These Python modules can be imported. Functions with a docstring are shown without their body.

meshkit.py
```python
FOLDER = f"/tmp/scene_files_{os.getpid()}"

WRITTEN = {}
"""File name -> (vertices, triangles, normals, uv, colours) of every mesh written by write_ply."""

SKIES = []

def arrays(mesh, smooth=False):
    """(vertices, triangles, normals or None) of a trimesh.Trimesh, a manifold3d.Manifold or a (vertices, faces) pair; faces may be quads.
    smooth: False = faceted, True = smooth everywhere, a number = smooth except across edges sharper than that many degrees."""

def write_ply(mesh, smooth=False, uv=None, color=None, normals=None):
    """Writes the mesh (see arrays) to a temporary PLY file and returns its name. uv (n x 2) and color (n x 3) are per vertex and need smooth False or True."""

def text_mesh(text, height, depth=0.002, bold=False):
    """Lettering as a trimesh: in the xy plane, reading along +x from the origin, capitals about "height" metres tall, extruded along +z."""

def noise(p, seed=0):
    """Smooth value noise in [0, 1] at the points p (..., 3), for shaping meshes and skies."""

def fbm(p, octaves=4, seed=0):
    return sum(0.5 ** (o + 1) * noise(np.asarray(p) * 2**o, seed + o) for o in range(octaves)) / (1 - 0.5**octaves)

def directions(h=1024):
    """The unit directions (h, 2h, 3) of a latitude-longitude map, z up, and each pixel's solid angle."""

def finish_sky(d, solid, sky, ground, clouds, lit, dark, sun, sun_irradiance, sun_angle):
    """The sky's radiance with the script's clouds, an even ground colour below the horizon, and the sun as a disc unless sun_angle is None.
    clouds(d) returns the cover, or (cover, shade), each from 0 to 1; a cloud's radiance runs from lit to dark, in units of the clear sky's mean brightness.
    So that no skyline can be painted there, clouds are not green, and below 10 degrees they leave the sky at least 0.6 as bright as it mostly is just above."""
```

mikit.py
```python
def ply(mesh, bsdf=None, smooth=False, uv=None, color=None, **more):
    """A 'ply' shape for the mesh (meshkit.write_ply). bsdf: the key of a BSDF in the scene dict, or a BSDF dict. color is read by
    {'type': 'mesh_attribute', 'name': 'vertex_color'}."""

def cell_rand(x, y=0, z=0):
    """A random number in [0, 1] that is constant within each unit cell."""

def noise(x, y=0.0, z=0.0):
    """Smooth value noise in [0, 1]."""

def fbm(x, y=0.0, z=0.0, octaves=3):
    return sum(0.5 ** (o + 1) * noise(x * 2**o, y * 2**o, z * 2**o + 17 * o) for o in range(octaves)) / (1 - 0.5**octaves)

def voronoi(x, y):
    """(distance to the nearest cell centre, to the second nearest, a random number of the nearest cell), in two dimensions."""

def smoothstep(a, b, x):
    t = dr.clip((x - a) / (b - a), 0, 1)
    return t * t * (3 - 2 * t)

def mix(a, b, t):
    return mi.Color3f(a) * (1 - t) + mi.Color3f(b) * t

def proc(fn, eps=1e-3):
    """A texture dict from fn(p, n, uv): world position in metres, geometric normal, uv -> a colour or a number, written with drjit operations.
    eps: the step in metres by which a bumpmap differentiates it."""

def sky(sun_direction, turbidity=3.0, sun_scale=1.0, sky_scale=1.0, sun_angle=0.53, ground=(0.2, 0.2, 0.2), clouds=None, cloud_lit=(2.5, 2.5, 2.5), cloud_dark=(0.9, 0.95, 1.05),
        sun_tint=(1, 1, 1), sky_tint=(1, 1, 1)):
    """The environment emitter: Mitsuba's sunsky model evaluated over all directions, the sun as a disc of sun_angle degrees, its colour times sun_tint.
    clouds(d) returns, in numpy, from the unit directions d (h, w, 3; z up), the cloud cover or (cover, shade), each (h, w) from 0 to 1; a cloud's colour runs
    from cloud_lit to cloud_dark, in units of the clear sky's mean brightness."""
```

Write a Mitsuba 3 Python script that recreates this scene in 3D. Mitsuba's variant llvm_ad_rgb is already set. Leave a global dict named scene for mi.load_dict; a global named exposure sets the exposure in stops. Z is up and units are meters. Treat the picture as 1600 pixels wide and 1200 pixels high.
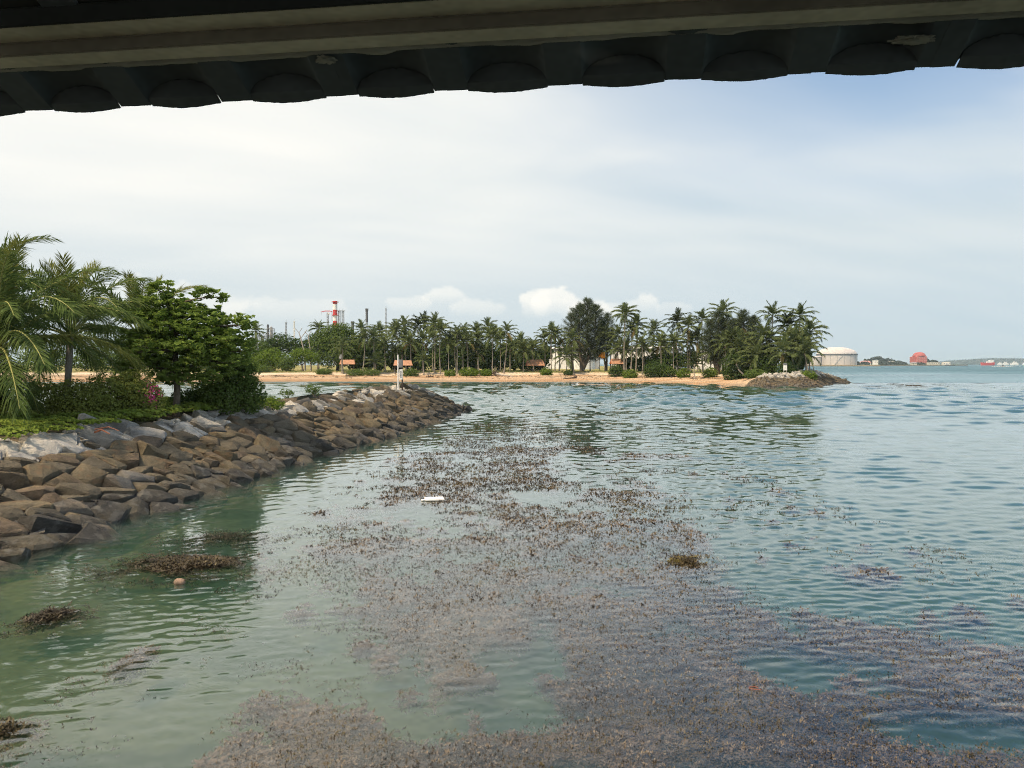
import math
import numpy as np, trimesh, shapely
import drjit as dr
import mitsuba as mi
import mikit
from meshkit import noise as vnoise, fbm as vfbm
from mikit import proc, noise, fbm, smoothstep, mix
from scipy.spatial import Voronoi

T = mi.ScalarTransform4f
scene, labels = {}, {}
rng = np.random.default_rng(7)

# ------------------------------------------------------------------ camera, sky, air, exposure
EYE = 4.2
PITCH = math.atan(31 / 1232.0)
exposure = 1.0
SUN = np.array([-0.40, -0.42, 0.81]); SUN /= np.linalg.norm(SUN)

scene['camera'] = {
    'type': 'perspective', 'fov': 2 * math.degrees(math.atan(800 / 1232.0)), 'fov_axis': 'x',
    'near_clip': 0.05, 'far_clip': 60000.0,
    'to_world': T().look_at(origin=[0, 0, EYE], target=[0, math.cos(PITCH), EYE - math.sin(PITCH)], up=[0, 0, 1]),
    'medium': {'type': 'ref', 'id': 'haze_air'},
}


def clouds(d):
    """thin high overcast with blue gaps, brighter towards the sun, and a few heaped clouds low over the land"""
    x, y, z = d[..., 0], d[..., 1], np.maximum(d[..., 2], 1e-3)
    el = np.degrees(np.arcsin(z))
    az = np.degrees(np.arctan2(x, y))
    q = 1.0 / (z + 0.12)                                   # the veil is a flat layer: streaks run together near the horizon
    p = np.stack([x * q * 0.55 + 3.1, y * q * 0.9 + 7.7, 0 * x + 0.5], -1)
    warp = vfbm(p * 0.7, 3, 5) - 0.5
    p2 = p + warp[..., None] * np.array([1.6, 0.9, 0])
    veil = vfbm(p2, 5, 1)
    toward = d @ SUN
    # veil thins away from the sun side (to the right and overhead to the right)
    cover = 0.97 - 0.88 * np.clip((x * 0.85 + 0.3 * z - 0.03) / 0.40, 0, 1) * np.clip((el - 9) / 13, 0, 1) * np.clip((veil - 0.28) / 0.22, 0.15, 1)
    wisps = vfbm(np.stack([x * q * 0.8 + y * q * 0.5, (y * q - 0.5 * x * q) * 3.0, 0 * x], -1) + warp[..., None] * 2, 4, 3)
    shade = 0.26 + 0.36 * np.clip((x + 0.30) / 0.8, 0, 1) - 0.15 * np.clip(toward, 0, 1) + 0.55 * (veil - 0.5) + 0.42 * (wisps - 0.5)
    low = np.exp(-(el / 9.0) ** 2)
    shade = shade * (1 - 0.8 * low) + 0.8 * low * 0.92
    # heaped clouds: cauliflower tops, flat hazy feet
    n = vfbm(np.stack([az * 0.62, el * 0.85, 0 * az], -1), 6, 11)
    for a0, e0, wa, he, amp in ((1.6, 4.4, 1.2, 1.2, 0.7), (3.3, 4.3, 1.8, 1.15, 0.7), (5.6, 3.8, 1.6, 0.8, 0.45), (-4.6, 4.9, 1.5, 0.7, 0.48), (-2.3, 4.1, 2.2, 0.8, 0.4), (9.3, 4.4, 1.8, 0.8, 0.58), (7.6, 3.9, 1.2, .6, .35), (-7.5, 4.2, 1.8, .6, .3), (11.5, 4.0, 1.5, 0.6, 0.25), (-15, 3.7, 5.0, 1.0, 0.25),
                                (-24, 3.6, 6.0, 2.2, 0.35), (-42, 4.2, 5.0, 2.4, 0.6), (48, 3.6, 6.0, 2.0, 0.5), (75, 4.2, 7.0, 2.2, 0.6), (-78, 4.5, 8.0, 2.5, 0.6), (130, 4.5, 8, 2.5, .6), (-140, 4.5, 8, 2.5, .6)):
        r = ((az - a0) / wa) ** 2 + ((el - e0) / he) ** 2
        f = 0.9 - r + 2.6 * (n - 0.5)
        body = np.clip(f / 0.24, 0, 1) * np.clip((el - e0 + he * 0.9) / (he * 1.1), 0, 1) * amp
        shade = shade * (1 - body) + body * np.clip(0.16 + 0.5 * (0.55 - n), 0, 1)
        cover = cover * (1 - body) + body
    return np.clip(cover, 0, 1), np.clip(shade, 0, 1)


scene['sky'] = mikit.sky(SUN.tolist(), turbidity=3.0, sun_scale=1.45, sky_scale=1.6, sky_tint=(0.60, 1.02, 1.18), sun_angle=1.6, sun_tint=(1.0, 0.95, 0.86),
                         clouds=clouds, cloud_lit=(3.95, 3.74, 3.36), cloud_dark=(1.72, 2.14, 2.40))

HAZE_LO, HAZE_HI = -8.0, 105.0
scene['haze_air'] = {'type': 'homogeneous', 'albedo': {'type': 'rgb', 'value': [0.72, 0.86, 0.96]}, 'sigma_t': 0.000085}
scene['water_body'] = {'type': 'homogeneous', 'albedo': {'type': 'rgb', 'value': [0.16, 0.32, 0.26]}, 'sigma_t': 0.6}

# ------------------------------------------------------------------ helpers
def V(*a):
    return np.array(a, float)


def numbered(key):
    if key not in scene and key not in labels:
        return key
    k = 1
    while f'{key}_{k:03d}' in scene or f'{key}_{k:03d}' in labels:
        k += 1
    return f'{key}_{k:03d}'


def thing(name, label, cat, group=None):
    key = numbered(name)
    labels[key] = {'label': label, 'category': cat}
    if group:
        labels[key]['group'] = group
    return key


def put(name, shape, parent=None, label=None, cat=None, group=None, kind=None):
    """one entry of the scene; shape is a dict from mikit.ply"""
    key = numbered(f'{parent}__{name}' if parent else name)
    scene[key] = shape
    info = {k: v for k, v in (('label', label), ('category', cat), ('group', group), ('kind', kind)) if v}
    if info:
        labels[key] = info
    return key


def at(shape, loc=(0, 0, 0), rz=0.0, s=1.0):
    return {**shape, 'to_world': T().translate(list(map(float, loc))).rotate([0, 0, 1], float(rz)).scale(s if np.isscalar(s) else list(s))}


def join(ms):
    return trimesh.util.concatenate(ms)


def box(size, c=(0, 0, 0), rz=0.0, bevel=0.0):
    m = trimesh.creation.box(size)
    if bevel:
        e = np.array(size) / 2
        pts = []
        for sx in (-1, 1):
            for sy in (-1, 1):
                for sz in (-1, 1):
                    s = np.array([sx, sy, sz])
                    for k in range(3):
                        q = e - bevel; q[k] = e[k]
                        pts.append(s * q)
        m = trimesh.convex.convex_hull(np.array(pts))
    if rz:
        m.apply_transform(trimesh.transformations.rotation_matrix(math.radians(rz), [0, 0, 1]))
    m.apply_translation(c)
    return m


def tube(pts, rad, sides=6, cap=True):
    p = np.asarray(pts, float)
    r = np.broadcast_to(rad, (len(p),))
    t = np.gradient(p, axis=0)
    t /= np.linalg.norm(t, axis=1, keepdims=True) + 1e-12
    ref = np.where(np.abs(t[:, 2:]) < 0.9, [[0, 0, 1.0]], [[1.0, 0, 0]])
    a = np.cross(t, ref); a /= np.linalg.norm(a, axis=1, keepdims=True) + 1e-12
    b = np.cross(t, a)
    ang = np.arange(sides) * 2 * np.pi / sides
    v = p[:, None] + r[:, None, None] * (np.cos(ang)[None, :, None] * a[:, None] + np.sin(ang)[None, :, None] * b[:, None])
    i, j = np.meshgrid(np.arange(len(p) - 1), np.arange(sides), indexing='ij')
    q = np.stack([i * sides + j, i * sides + (j + 1) % sides, (i + 1) * sides + (j + 1) % sides, (i + 1) * sides + j], -1).reshape(-1, 4)
    f = np.vstack([q[:, [0, 2, 1]], q[:, [0, 3, 2]]])
    v = v.reshape(-1, 3)
    if cap:
        n = len(v)
        v = np.vstack([v, p[:1], p[-1:]])
        k = np.arange(sides)
        f = np.vstack([f, np.stack([k * 0 + n, k, (k + 1) % sides], 1), np.stack([k * 0 + n + 1, (len(p) - 1) * sides + (k + 1) % sides, (len(p) - 1) * sides + k], 1)])
    return trimesh.Trimesh(v, f, process=False)


def bar(a, b, r, sides=4):
    return tube([a, b], r, sides)


def grid_mesh(X, Y, Z):
    ny, nx = X.shape
    v = np.stack([X, Y, Z], -1).reshape(-1, 3)
    i, j = np.meshgrid(np.arange(ny - 1), np.arange(nx - 1), indexing='ij')
    a = (i * nx + j).ravel()
    f = np.vstack([np.stack([a, a + 1, a + nx + 1], 1), np.stack([a, a + nx + 1, a + nx], 1)])
    return trimesh.Trimesh(v, f, process=False)


def lathe(profile, sections=32):
    return trimesh.creation.revolve(np.array(profile, float), sections=sections)


def mat(name, d):
    scene[name] = d
    return name


def two(d):
    return {'type': 'twosided', 'b': d}


def rough(rgb, r=0.8, spec=0.3, **k):
    return two({'type': 'principled', 'base_color': rgb if isinstance(rgb, dict) else {'type': 'rgb', 'value': list(rgb)}, 'roughness': r, 'specular': spec, **k})


def tone(c, amp=0.25, s=3.0, c2=None, grain=18.0):
    """a base colour broken up by two scales of noise, optionally blotched with a second colour"""
    def fn(p, n, uv):
        a = fbm(p.x * s, p.y * s, p.z * s, 3)
        g = noise(p.x * grain, p.y * grain, p.z * grain)
        base = mi.Color3f(*c)
        if c2 is not None:
            base = mix(base, c2, smoothstep(0.48, 0.62, fbm(p.x * s * 0.7 + 9, p.y * s * 0.7, p.z * s * 0.7, 3)))
        return base * (1 + amp * (2 * a - 1) + 0.5 * amp * (2 * g - 1))
    return proc(fn)


# ------------------------------------------------------------------ materials
def stone(name, c, c2, amp=0.4, s=2.2, spots=None):
    def col(p, n, uv):
        a = fbm(p.x * s, p.y * s, p.z * s, 4)
        b = fbm(p.x * 1.1 + 31, p.y * 1.1, p.z * 1.1 + 5, 3)
        g = noise(p.x * 26, p.y * 26, p.z * 26)
        base = mix(c, c2, smoothstep(0.42, 0.62, b)) * (1 + 1.35 * amp * (2 * a - 1) + 0.45 * (g - 0.5))
        if spots is not None:
            w = fbm(p.x * 5, p.y * 5 + 3, p.z * 5, 5)
            base = mix(base, spots, 0.6 * smoothstep(0.52, 0.70, w))
        return base
    def bump(p, n, uv):
        return fbm(p.x * 6, p.y * 6, p.z * 6, 4) + 0.35 * noise(p.x * 40, p.y * 40, p.z * 40)
    mat(name, two({'type': 'bumpmap', 'arbitrary': proc(bump, 4e-3), 'scale': 0.11,
                   'bsdf': {'type': 'principled', 'base_color': proc(col), 'roughness': 0.85, 'specular': 0.25}}))


stone('stone_pale', (0.46, 0.43, 0.375), (0.36, 0.35, 0.325), spots=(0.54, 0.50, 0.43))
stone('stone_grey', (0.26, 0.255, 0.24), (0.33, 0.315, 0.285), spots=(0.38, 0.36, 0.325))
stone('stone_brown', (0.132, 0.114, 0.083), (0.112, 0.098, 0.073), spots=(0.11, 0.09, 0.065))
stone('stone_ochre', (0.158, 0.130, 0.083), (0.132, 0.111, 0.076), spots=(0.175, 0.110, 0.062))
stone('stone_umber', (0.135, 0.105, 0.075), (0.175, 0.135, 0.085), spots=(0.07, 0.06, 0.045))
stone('stone_slate', (0.115, 0.112, 0.105), (0.15, 0.125, 0.095), spots=(0.06, 0.058, 0.05))
stone('stone_tide', (0.060, 0.058, 0.054), (0.095, 0.085, 0.065), spots=(0.15, 0.145, 0.13))

def leafy(name, c, c2, diff=0.7, s=1.3, r=0.45):
    def col(p, n, uv):
        a = noise(p.x * s, p.y * s, p.z * s)
        b = noise(p.x * 11, p.y * 11, p.z * 11)
        return mix(c, c2, dr.clip(0.55 * a + 0.6 * b - 0.1, 0, 1))
    mat(name, {'type': 'principledthin', 'base_color': proc(col), 'roughness': r, 'diff_trans': diff, 'eta': 1.4})


leafy('leaf_palm', (0.078, 0.132, 0.04), (0.165, 0.215, 0.075))
leafy('leaf_palm_young', (0.16, 0.19, 0.045), (0.22, 0.23, 0.07))
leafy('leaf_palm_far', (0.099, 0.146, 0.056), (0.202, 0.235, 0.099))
leafy('leaf_palm_dark', (0.045, 0.068, 0.026), (0.09, 0.11, 0.042))
leafy('leaf_palm_dry', (0.20, 0.17, 0.07), (0.27, 0.21, 0.09))
leafy('leaf_almond', (0.130, 0.215, 0.046), (0.299, 0.390, 0.098))
leafy('leaf_dark', (0.053, 0.094, 0.030), (0.106, 0.163, 0.048))
leafy('leaf_mid', (0.083, 0.140, 0.037), (0.169, 0.231, 0.062))
leafy('leaf_bright', (0.11, 0.185, 0.03), (0.21, 0.29, 0.055))
leafy('leaf_hedge', (0.19, 0.235, 0.057), (0.33, 0.36, 0.10))
leafy('leaf_vine', (0.13, 0.205, 0.035), (0.28, 0.35, 0.075))
leafy('leaf_needle', (0.075, 0.105, 0.058), (0.135, 0.165, 0.09))
leafy('petal_pink', (0.55, 0.05, 0.25), (0.62, 0.10, 0.36))
mat('midrib', rough((0.30, 0.30, 0.10), 0.6))
mat('bark_palm', rough(tone((0.25, 0.22, 0.185), 0.3, 2.5), 0.9))
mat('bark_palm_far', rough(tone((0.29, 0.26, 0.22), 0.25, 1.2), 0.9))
mat('bark', rough(tone((0.13, 0.105, 0.08), 0.35, 4.0), 0.9))
mat('bark_pale', rough(tone((0.36, 0.33, 0.29), 0.25, 2.0), 0.9))
mat('wood_drift', rough(tone((0.10, 0.075, 0.055), 0.4, 3.0), 0.9))
mat('wood_red', rough(tone((0.33, 0.13, 0.075), 0.3, 6.0), 0.8))
mat('roof_orange', rough(tone((0.46, 0.25, 0.155), 0.2, 1.6), 0.75))
mat('roof_rust', rough(tone((0.30, 0.10, 0.05), 0.15, 1.0), 0.75))
mat('timber_dark', rough(tone((0.06, 0.045, 0.035), 0.3, 3.0), 0.8))
mat('white_paint', rough(tone((0.78, 0.78, 0.76), 0.05, 2.0), 0.5))
mat('tank_white', rough(tone((0.72, 0.71, 0.70), 0.05, 0.15), 0.5))
mat('tank_pink', rough(tone((0.56, 0.52, 0.50), 0.06, 0.05), 0.6))
mat('steel_dark', rough(tone((0.10, 0.105, 0.115), 0.2, 0.3), 0.6))
mat('steel_grey', rough(tone((0.30, 0.31, 0.33), 0.15, 0.3), 0.5))
mat('red_paint', rough(tone((0.50, 0.035, 0.035), 0.12, 0.2), 0.55))
mat('brick_red', rough(tone((0.42, 0.10, 0.085), 0.12, 0.1), 0.7))
mat('pink_wall', rough(tone((0.55, 0.30, 0.28), 0.12, 0.1), 0.7))
mat('cream_wall', rough(tone((0.58, 0.55, 0.48), 0.08, 0.2), 0.7))
mat('orange_sheet', rough(tone((0.75, 0.30, 0.03), 0.08, 1.0), 0.6))
mat('concrete', rough(tone((0.33, 0.32, 0.30), 0.15, 2.0), 0.85))
mat('sign_grey', rough(tone((0.16, 0.17, 0.18), 0.12, 4.0), 0.6))
mat('ink_dark', rough((0.05, 0.06, 0.09), 0.6))
mat('foam_white', rough(tone((0.82, 0.82, 0.80), 0.04, 6.0), 0.6))
mat('husk', rough(tone((0.30, 0.205, 0.15), 0.35, 12.0, (0.16, 0.12, 0.09)), 0.8))
mat('rope_red', rough((0.27, 0.10, 0.07), 0.7))
mat('forest_far', rough(tone((0.030, 0.042, 0.026), 0.5, 0.09), 0.95))
mat('hill_far', rough(tone((0.018, 0.028, 0.024), 0.3, 0.02), 0.95))
mat('weed_deep', rough(tone((0.112, 0.084, 0.058), 0.5, 1.3, (0.066, 0.051, 0.037), 14.0), 0.7))
mat('weed_pale', rough(tone((0.185, 0.145, 0.10), 0.4, 2.0, (0.12, 0.095, 0.06), 14.0), 0.6))
mat('weed_top', rough(tone((0.042, 0.032, 0.020), 0.5, 2.0, (0.080, 0.062, 0.024), 14.0), 0.5))
mat('weed_olive', rough(tone((0.14, 0.115, 0.035), 0.4, 3.0, (0.08, 0.06, 0.025), 14.0), 0.55))
mat('weed_clump', rough(tone((0.085, 0.068, 0.045), 0.5, 3.0, (0.05, 0.042, 0.028), 14.0), 0.6))

mat('water_skin', {'type': 'thindielectric', 'int_ior': 1.28})

# ------------------------------------------------------------------ the two shores, as plan lines (metres)
TOE = np.array([(-15.5, -6), (-14, 2), (-12.2, 10), (-11.1, 17), (-10.7, 22.3), (-10.2, 26.7), (-9.95, 30.7), (-9.07, 37.1), (-7.44, 45.7), (-5.9, 59.0), (-4.6, 68.5), (-4.2, 71.8), (-5.2, 73.6), (-8.0, 73.2), (-11.2, 70.0), (-13.4, 64.0), (-15.0, 56.0)], float)
CREST = np.array([(-20, -5, 1.88), (-18.5, 3, 1.88), (-16.6, 11.5, 1.88), (-15.5, 18.2, 1.88), (-15.0, 23.4, 1.90), (-14.5, 28.3, 1.95), (-14.0, 32.5, 2.0), (-12.7, 38.4, 2.12), (-11.45, 47.4, 2.2), (-9.75, 60.6, 2.25), (-8.3, 64.3, 2.25), (-7.9, 65.2, 2.22), (-8.1, 65.6, 2.22), (-8.6, 65.6, 2.22), (-9.4, 65.0, 2.22), (-10.6, 62.2, 2.25), (-12.2, 55.0, 2.22)], float)
SHORE = np.array([(-420, 200), (-130, 186), (-60, 184.8), (-45.8, 187), (-31, 189), (-15, 186), (0, 184.8), (15, 184.0), (29, 178.4), (38, 166.9), (43.5, 153)], float)
SPIT = np.array([(43.5, 153), (43.2, 146), (45.4, 139.8), (52.5, 143.0), (58.5, 150.5), (64.3, 160.5), (71, 171), (77.0, 179.5)], float)
LAND = shapely.Polygon(np.vstack([SHORE, SPIT[1:], [(79, 186), (80, 215), (100, 280), (100, 480), (-420, 480)]]))
BANK = shapely.Polygon(np.vstack([TOE, [(-24.0, 54), (-27, 40), (-30, 20), (-34, -6)]]))


def dist_in(poly, X, Y):
    """signed distance, positive inside"""
    pts = shapely.points(X.ravel(), Y.ravel())
    d = shapely.distance(pts, poly.exterior)
    return np.where(shapely.contains(poly, pts), d, -d).reshape(X.shape)


# seabed ---------------------------------------------------------------
gx = np.unique(np.concatenate([np.arange(-60, 60.1, 1.0), np.linspace(-400, 400, 81), [-9000, -4000, -1500, -800, 800, 1500, 4000, 9000]]))
gy = np.unique(np.concatenate([np.arange(-40, 90, 1.0), np.arange(90, 300, 5.0), [350, 400, 480, 600, 900, 1500, 3000, 6000, 9500]]))
X, Y = np.meshgrid(gx, gy)
d = np.maximum(dist_in(BANK, X, Y), dist_in(LAND, X, Y))
Z = np.where(d > 0, -2.4, -np.clip(0.34 + 0.045 * np.maximum(-d, 0) + 0.08 * np.maximum(-d - 11, 0) + 0.25 * (vfbm(np.stack([X, Y, 0 * X], -1) * 0.13, 3, 4) - 0.5), 0.2, 5.5))
def seabed_col(p, n, uv):
    a = fbm(p.x * 0.45, p.y * 0.45, 0.0, 4)
    g = noise(p.x * 9, p.y * 9)
    c = mix((0.165, 0.155, 0.07), (0.08, 0.07, 0.033), smoothstep(0.50, 0.64, a))
    return c * (0.85 + 0.3 * g)
mat('sand_sea', rough(proc(seabed_col), 0.9, 0.1))
put('seabed', mikit.ply(grid_mesh(X, Y, Z), 'sand_sea', smooth=True), label='sandy sea floor with dark weed patches under the shallow water', kind='structure')

# sea surface: one sheet of real waves --------------------------------------------
def axis_fine(lo, hi, step, lo_end, hi_end, grow, top=200.0):
    a = list(np.arange(lo, hi, step))
    s, x = step, a[-1]
    while x < hi_end:
        s = min(s * grow, max(step, top)); x += s; a.append(x)
    s, x, b = step, lo, []
    while x > lo_end:
        s = min(s * grow * 1.01, top); x -= s; b.append(x)
    return np.array(b[::-1] + a)


wx = axis_fine(-9.0, 9.0, 0.055, -150, 150, 1.017, 4)
wy = axis_fine(6.2, 14.0, 0.038, -40, 176, 1.0062, 6)
# weed rafts, as plan shapes
MAT = shapely.Polygon([(-4.0, 52), (-4.6, 36), (-4.4, 27), (-4.6, 19), (-4.7, 15.6), (-2.83, 14.6), (-3.2, 12.4), (-2.45, 12.3), (-1.3, 11.5), (-0.5, 9.9), (-1.0, 8.9), (-2.3, 9.5), (-3.2, 8.4), (-4.2, 6.6), (6.2, 6.6), (8.6, 11.2), (7.2, 11.9), (5.84, 13.2), (4.6, 13.9), (3.9, 16.0), (4.9, 18.6), (4.6, 24.4), (5.2, 36), (4.0, 50), (0, 62)])
HOLES = [(0.15, 11.4, 0.80, 1.15), (-0.55, 9.7, 1.1, 0.75), (4.15, 11.1, 0.95, 0.70), (5.4, 9.0, 1.5, 0.5), (3.1, 32, 1.6, 5), (-1.9, 20.6, 1.7, 1.5), (1.2, 25, 1.1, 1.3), (-3.3, 22.5, 1.2, 1.5), (2.6, 8.15, 0.5, 0.22), (0.7, 8.2, 0.35, 0.2), (4.3, 10.2, 0.6, 0.25)]


def weed_density(x, y):
    d = dist_in(MAT, x, y)
    soft = np.clip(0.30 + 0.05 * y, 0.5, 3.5)
    m = np.clip(0.5 + d / soft, 0, 1)
    wob = vfbm(np.stack([x * 1.1, y * 0.9, 0 * x], -1), 4, 21) - 0.5
    for hx, hy, rx, ry in HOLES:
        r = np.sqrt(((x - hx) / rx) ** 2 + ((y - hy) / ry) ** 2) + 1.1 * wob
        m = m * np.clip((r - 0.75) / 0.45, 0, 1)
    return m


X, Y = np.meshgrid(wx, wy)
DX, DY = np.meshgrid(np.gradient(wx), np.gradient(wy))
near = (Y > 4) & (Y < 75) & (np.abs(X) < 30)
calm = np.ones_like(X)
xs, ys = np.arange(-12, 12, 0.5), np.arange(4, 76, 0.5)
CX, CY = np.meshgrid(xs, ys)
wd = weed_density(CX, CY)
from scipy.ndimage import map_coordinates, gaussian_filter
wd = gaussian_filter(wd, 1.2)
inside = map_coordinates(wd, [(Y - 4) / 0.5, (X + 12) / 0.5], order=1, mode='constant', cval=0.0)
gust = vfbm(np.stack([X * 0.055, Y * 0.035, 0 * X], -1), 3, 8)
gust2 = vfbm(np.stack([X * 0.22 + 0.1 * Y, Y * 0.16, 0 * X], -1), 3, 9)
open_water = 1 / (1 + np.exp(-(X - 3.4 - 0.02 * Y) / 1.6))
amp = (0.25 + 0.52 * open_water + (1.55 - 0.35 * open_water) * np.clip((Y - 42) / 55, 0, 1)) * (0.40 + 1.2 * np.clip(gust * 0.9 + gust2 * 0.7 - 0.30, 0, 1)) * (1 - 0.62 * inside) * (1 - 0.45 * np.clip((Y - 115) / 50, 0, 1))
Z = np.zeros_like(X); GX = np.zeros_like(X); GY = np.zeros_like(X)
wr = np.random.default_rng(3)
lams = np.geomspace(0.12, 8.0, 96)
lmax = np.maximum(0.42, (0.026 + 0.008 * open_water + 0.016 * np.clip((Y - 50) / 40, 0, 1)) * np.abs(Y))
for lam in lams:
    k = 2 * math.pi / lam
    th = math.radians(wr.normal(-100 + 18, 38))           # travel direction: crests lie across the view, tilted a little
    kx, ky = k * math.cos(th), k * math.sin(th)
    fade = np.clip(1.7 - np.maximum(abs(kx) * DX, abs(ky) * DY) / 1.1, 0, 1) * np.clip(2.0 - lam / lmax, 0, 1)
    slope = 0.030 * (1.0 if lam > 0.34 else 1.75)
    ph = kx * X + ky * Y + wr.uniform(0, 6.28) + 1.5 * (gust2 - 0.5) * min(3.0, 2.0 / lam)
    a = slope / k * amp * fade
    s, c = np.sin(ph), np.cos(ph)
    Z += a * s
    GX += a * kx * c; GY += a * ky * c
sea_mesh = grid_mesh(X, Y, Z)
skin = mikit.ply(sea_mesh, 'water_skin', smooth=True, interior={'type': 'ref', 'id': 'water_body'}, exterior={'type': 'ref', 'id': 'haze_air'})
put('sea', skin, label='calm green and teal sea water with small ripples', kind='structure')
def open_col(p, n, uv):
    a = fbm(p.x * 0.006, p.y * 0.02, 0.0, 4)
    return mi.Color3f(0.048, 0.115, 0.135) * (0.6 + 0.8 * a)
def open_rough(p, n, uv):
    # calm lanes near the point, ruffled further out
    q = fbm(p.x * 0.012 + 5, p.y * 0.022, 0.0, 4)
    return 0.19 + 0.17 * smoothstep(200, 480, p.y + 420 * (q - 0.5)) + 0.10 * (noise(p.x * 0.05, p.y * 0.08) - 0.5)
mat('water_far', {'type': 'principled', 'base_color': proc(open_col), 'roughness': proc(open_rough), 'specular': 0.26})
ms = []
x0, x1, y0, y1 = wx[0], wx[-1], wy[0], wy[-1]
for a, b, c, d_ in ((-9300, 9300, y1, 9800), (x1, 9300, y0, y1), (-9300, x0, y0, y1), (-9300, 9300, -3500, y0)):
    ms.append(trimesh.Trimesh([(a, c, 0), (b, c, 0), (b, d_, 0), (a, d_, 0)], [(0, 1, 2), (0, 2, 3)], process=False))
put('open_sea', mikit.ply(join(ms), 'water_far'), label='wind-ruffled blue open water running to the horizon', kind='structure')
del X, Y, Z, GX, GY, DX, DY, sea_mesh

# near bank ground ---------------------------------------------------------------
def stations(toe, crest, n):
    t = np.concatenate([[0], np.cumsum(np.linalg.norm(np.diff(toe, axis=0), axis=1) + 1e-6)])
    u = np.linspace(0, t[-1], n)
    return u, np.stack([np.interp(u, t, toe[:, k]) for k in range(2)], 1), np.stack([np.interp(u, t, crest[:, k]) for k in range(3)], 1)


u, tp, cp = stations(TOE, CREST, 220)
inl = cp[:, :2] - tp
inl /= np.linalg.norm(inl, axis=1, keepdims=True)
fr = np.clip((u / u[-1] - 0.36) / 0.13, 0, 1)
widths = 8.5 * (1 - fr) + 1.0 * fr
widths = np.where(np.arange(220) > 150, 0.35, widths)
rows = [np.column_stack([tp - inl * 3.2, np.full(220, -1.6)]), np.column_stack([tp, np.full(220, -0.22)]),
        np.column_stack([cp[:, :2], cp[:, 2] - 0.28]), np.column_stack([cp[:, :2] + inl * 0.5, cp[:, 2] - 0.05]),
        np.column_stack([cp[:, :2] + inl * widths[:, None] * 0.5, cp[:, 2] + 0.12]), np.column_stack([cp[:, :2] + inl * widths[:, None], cp[:, 2] + 0.05]),
        np.column_stack([cp[:, :2] + inl * (widths[:, None] + 6.5), np.full(220, -1.8)])]
R = np.array(rows)
R[:7, 165:] = R[:7, 165:]
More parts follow.
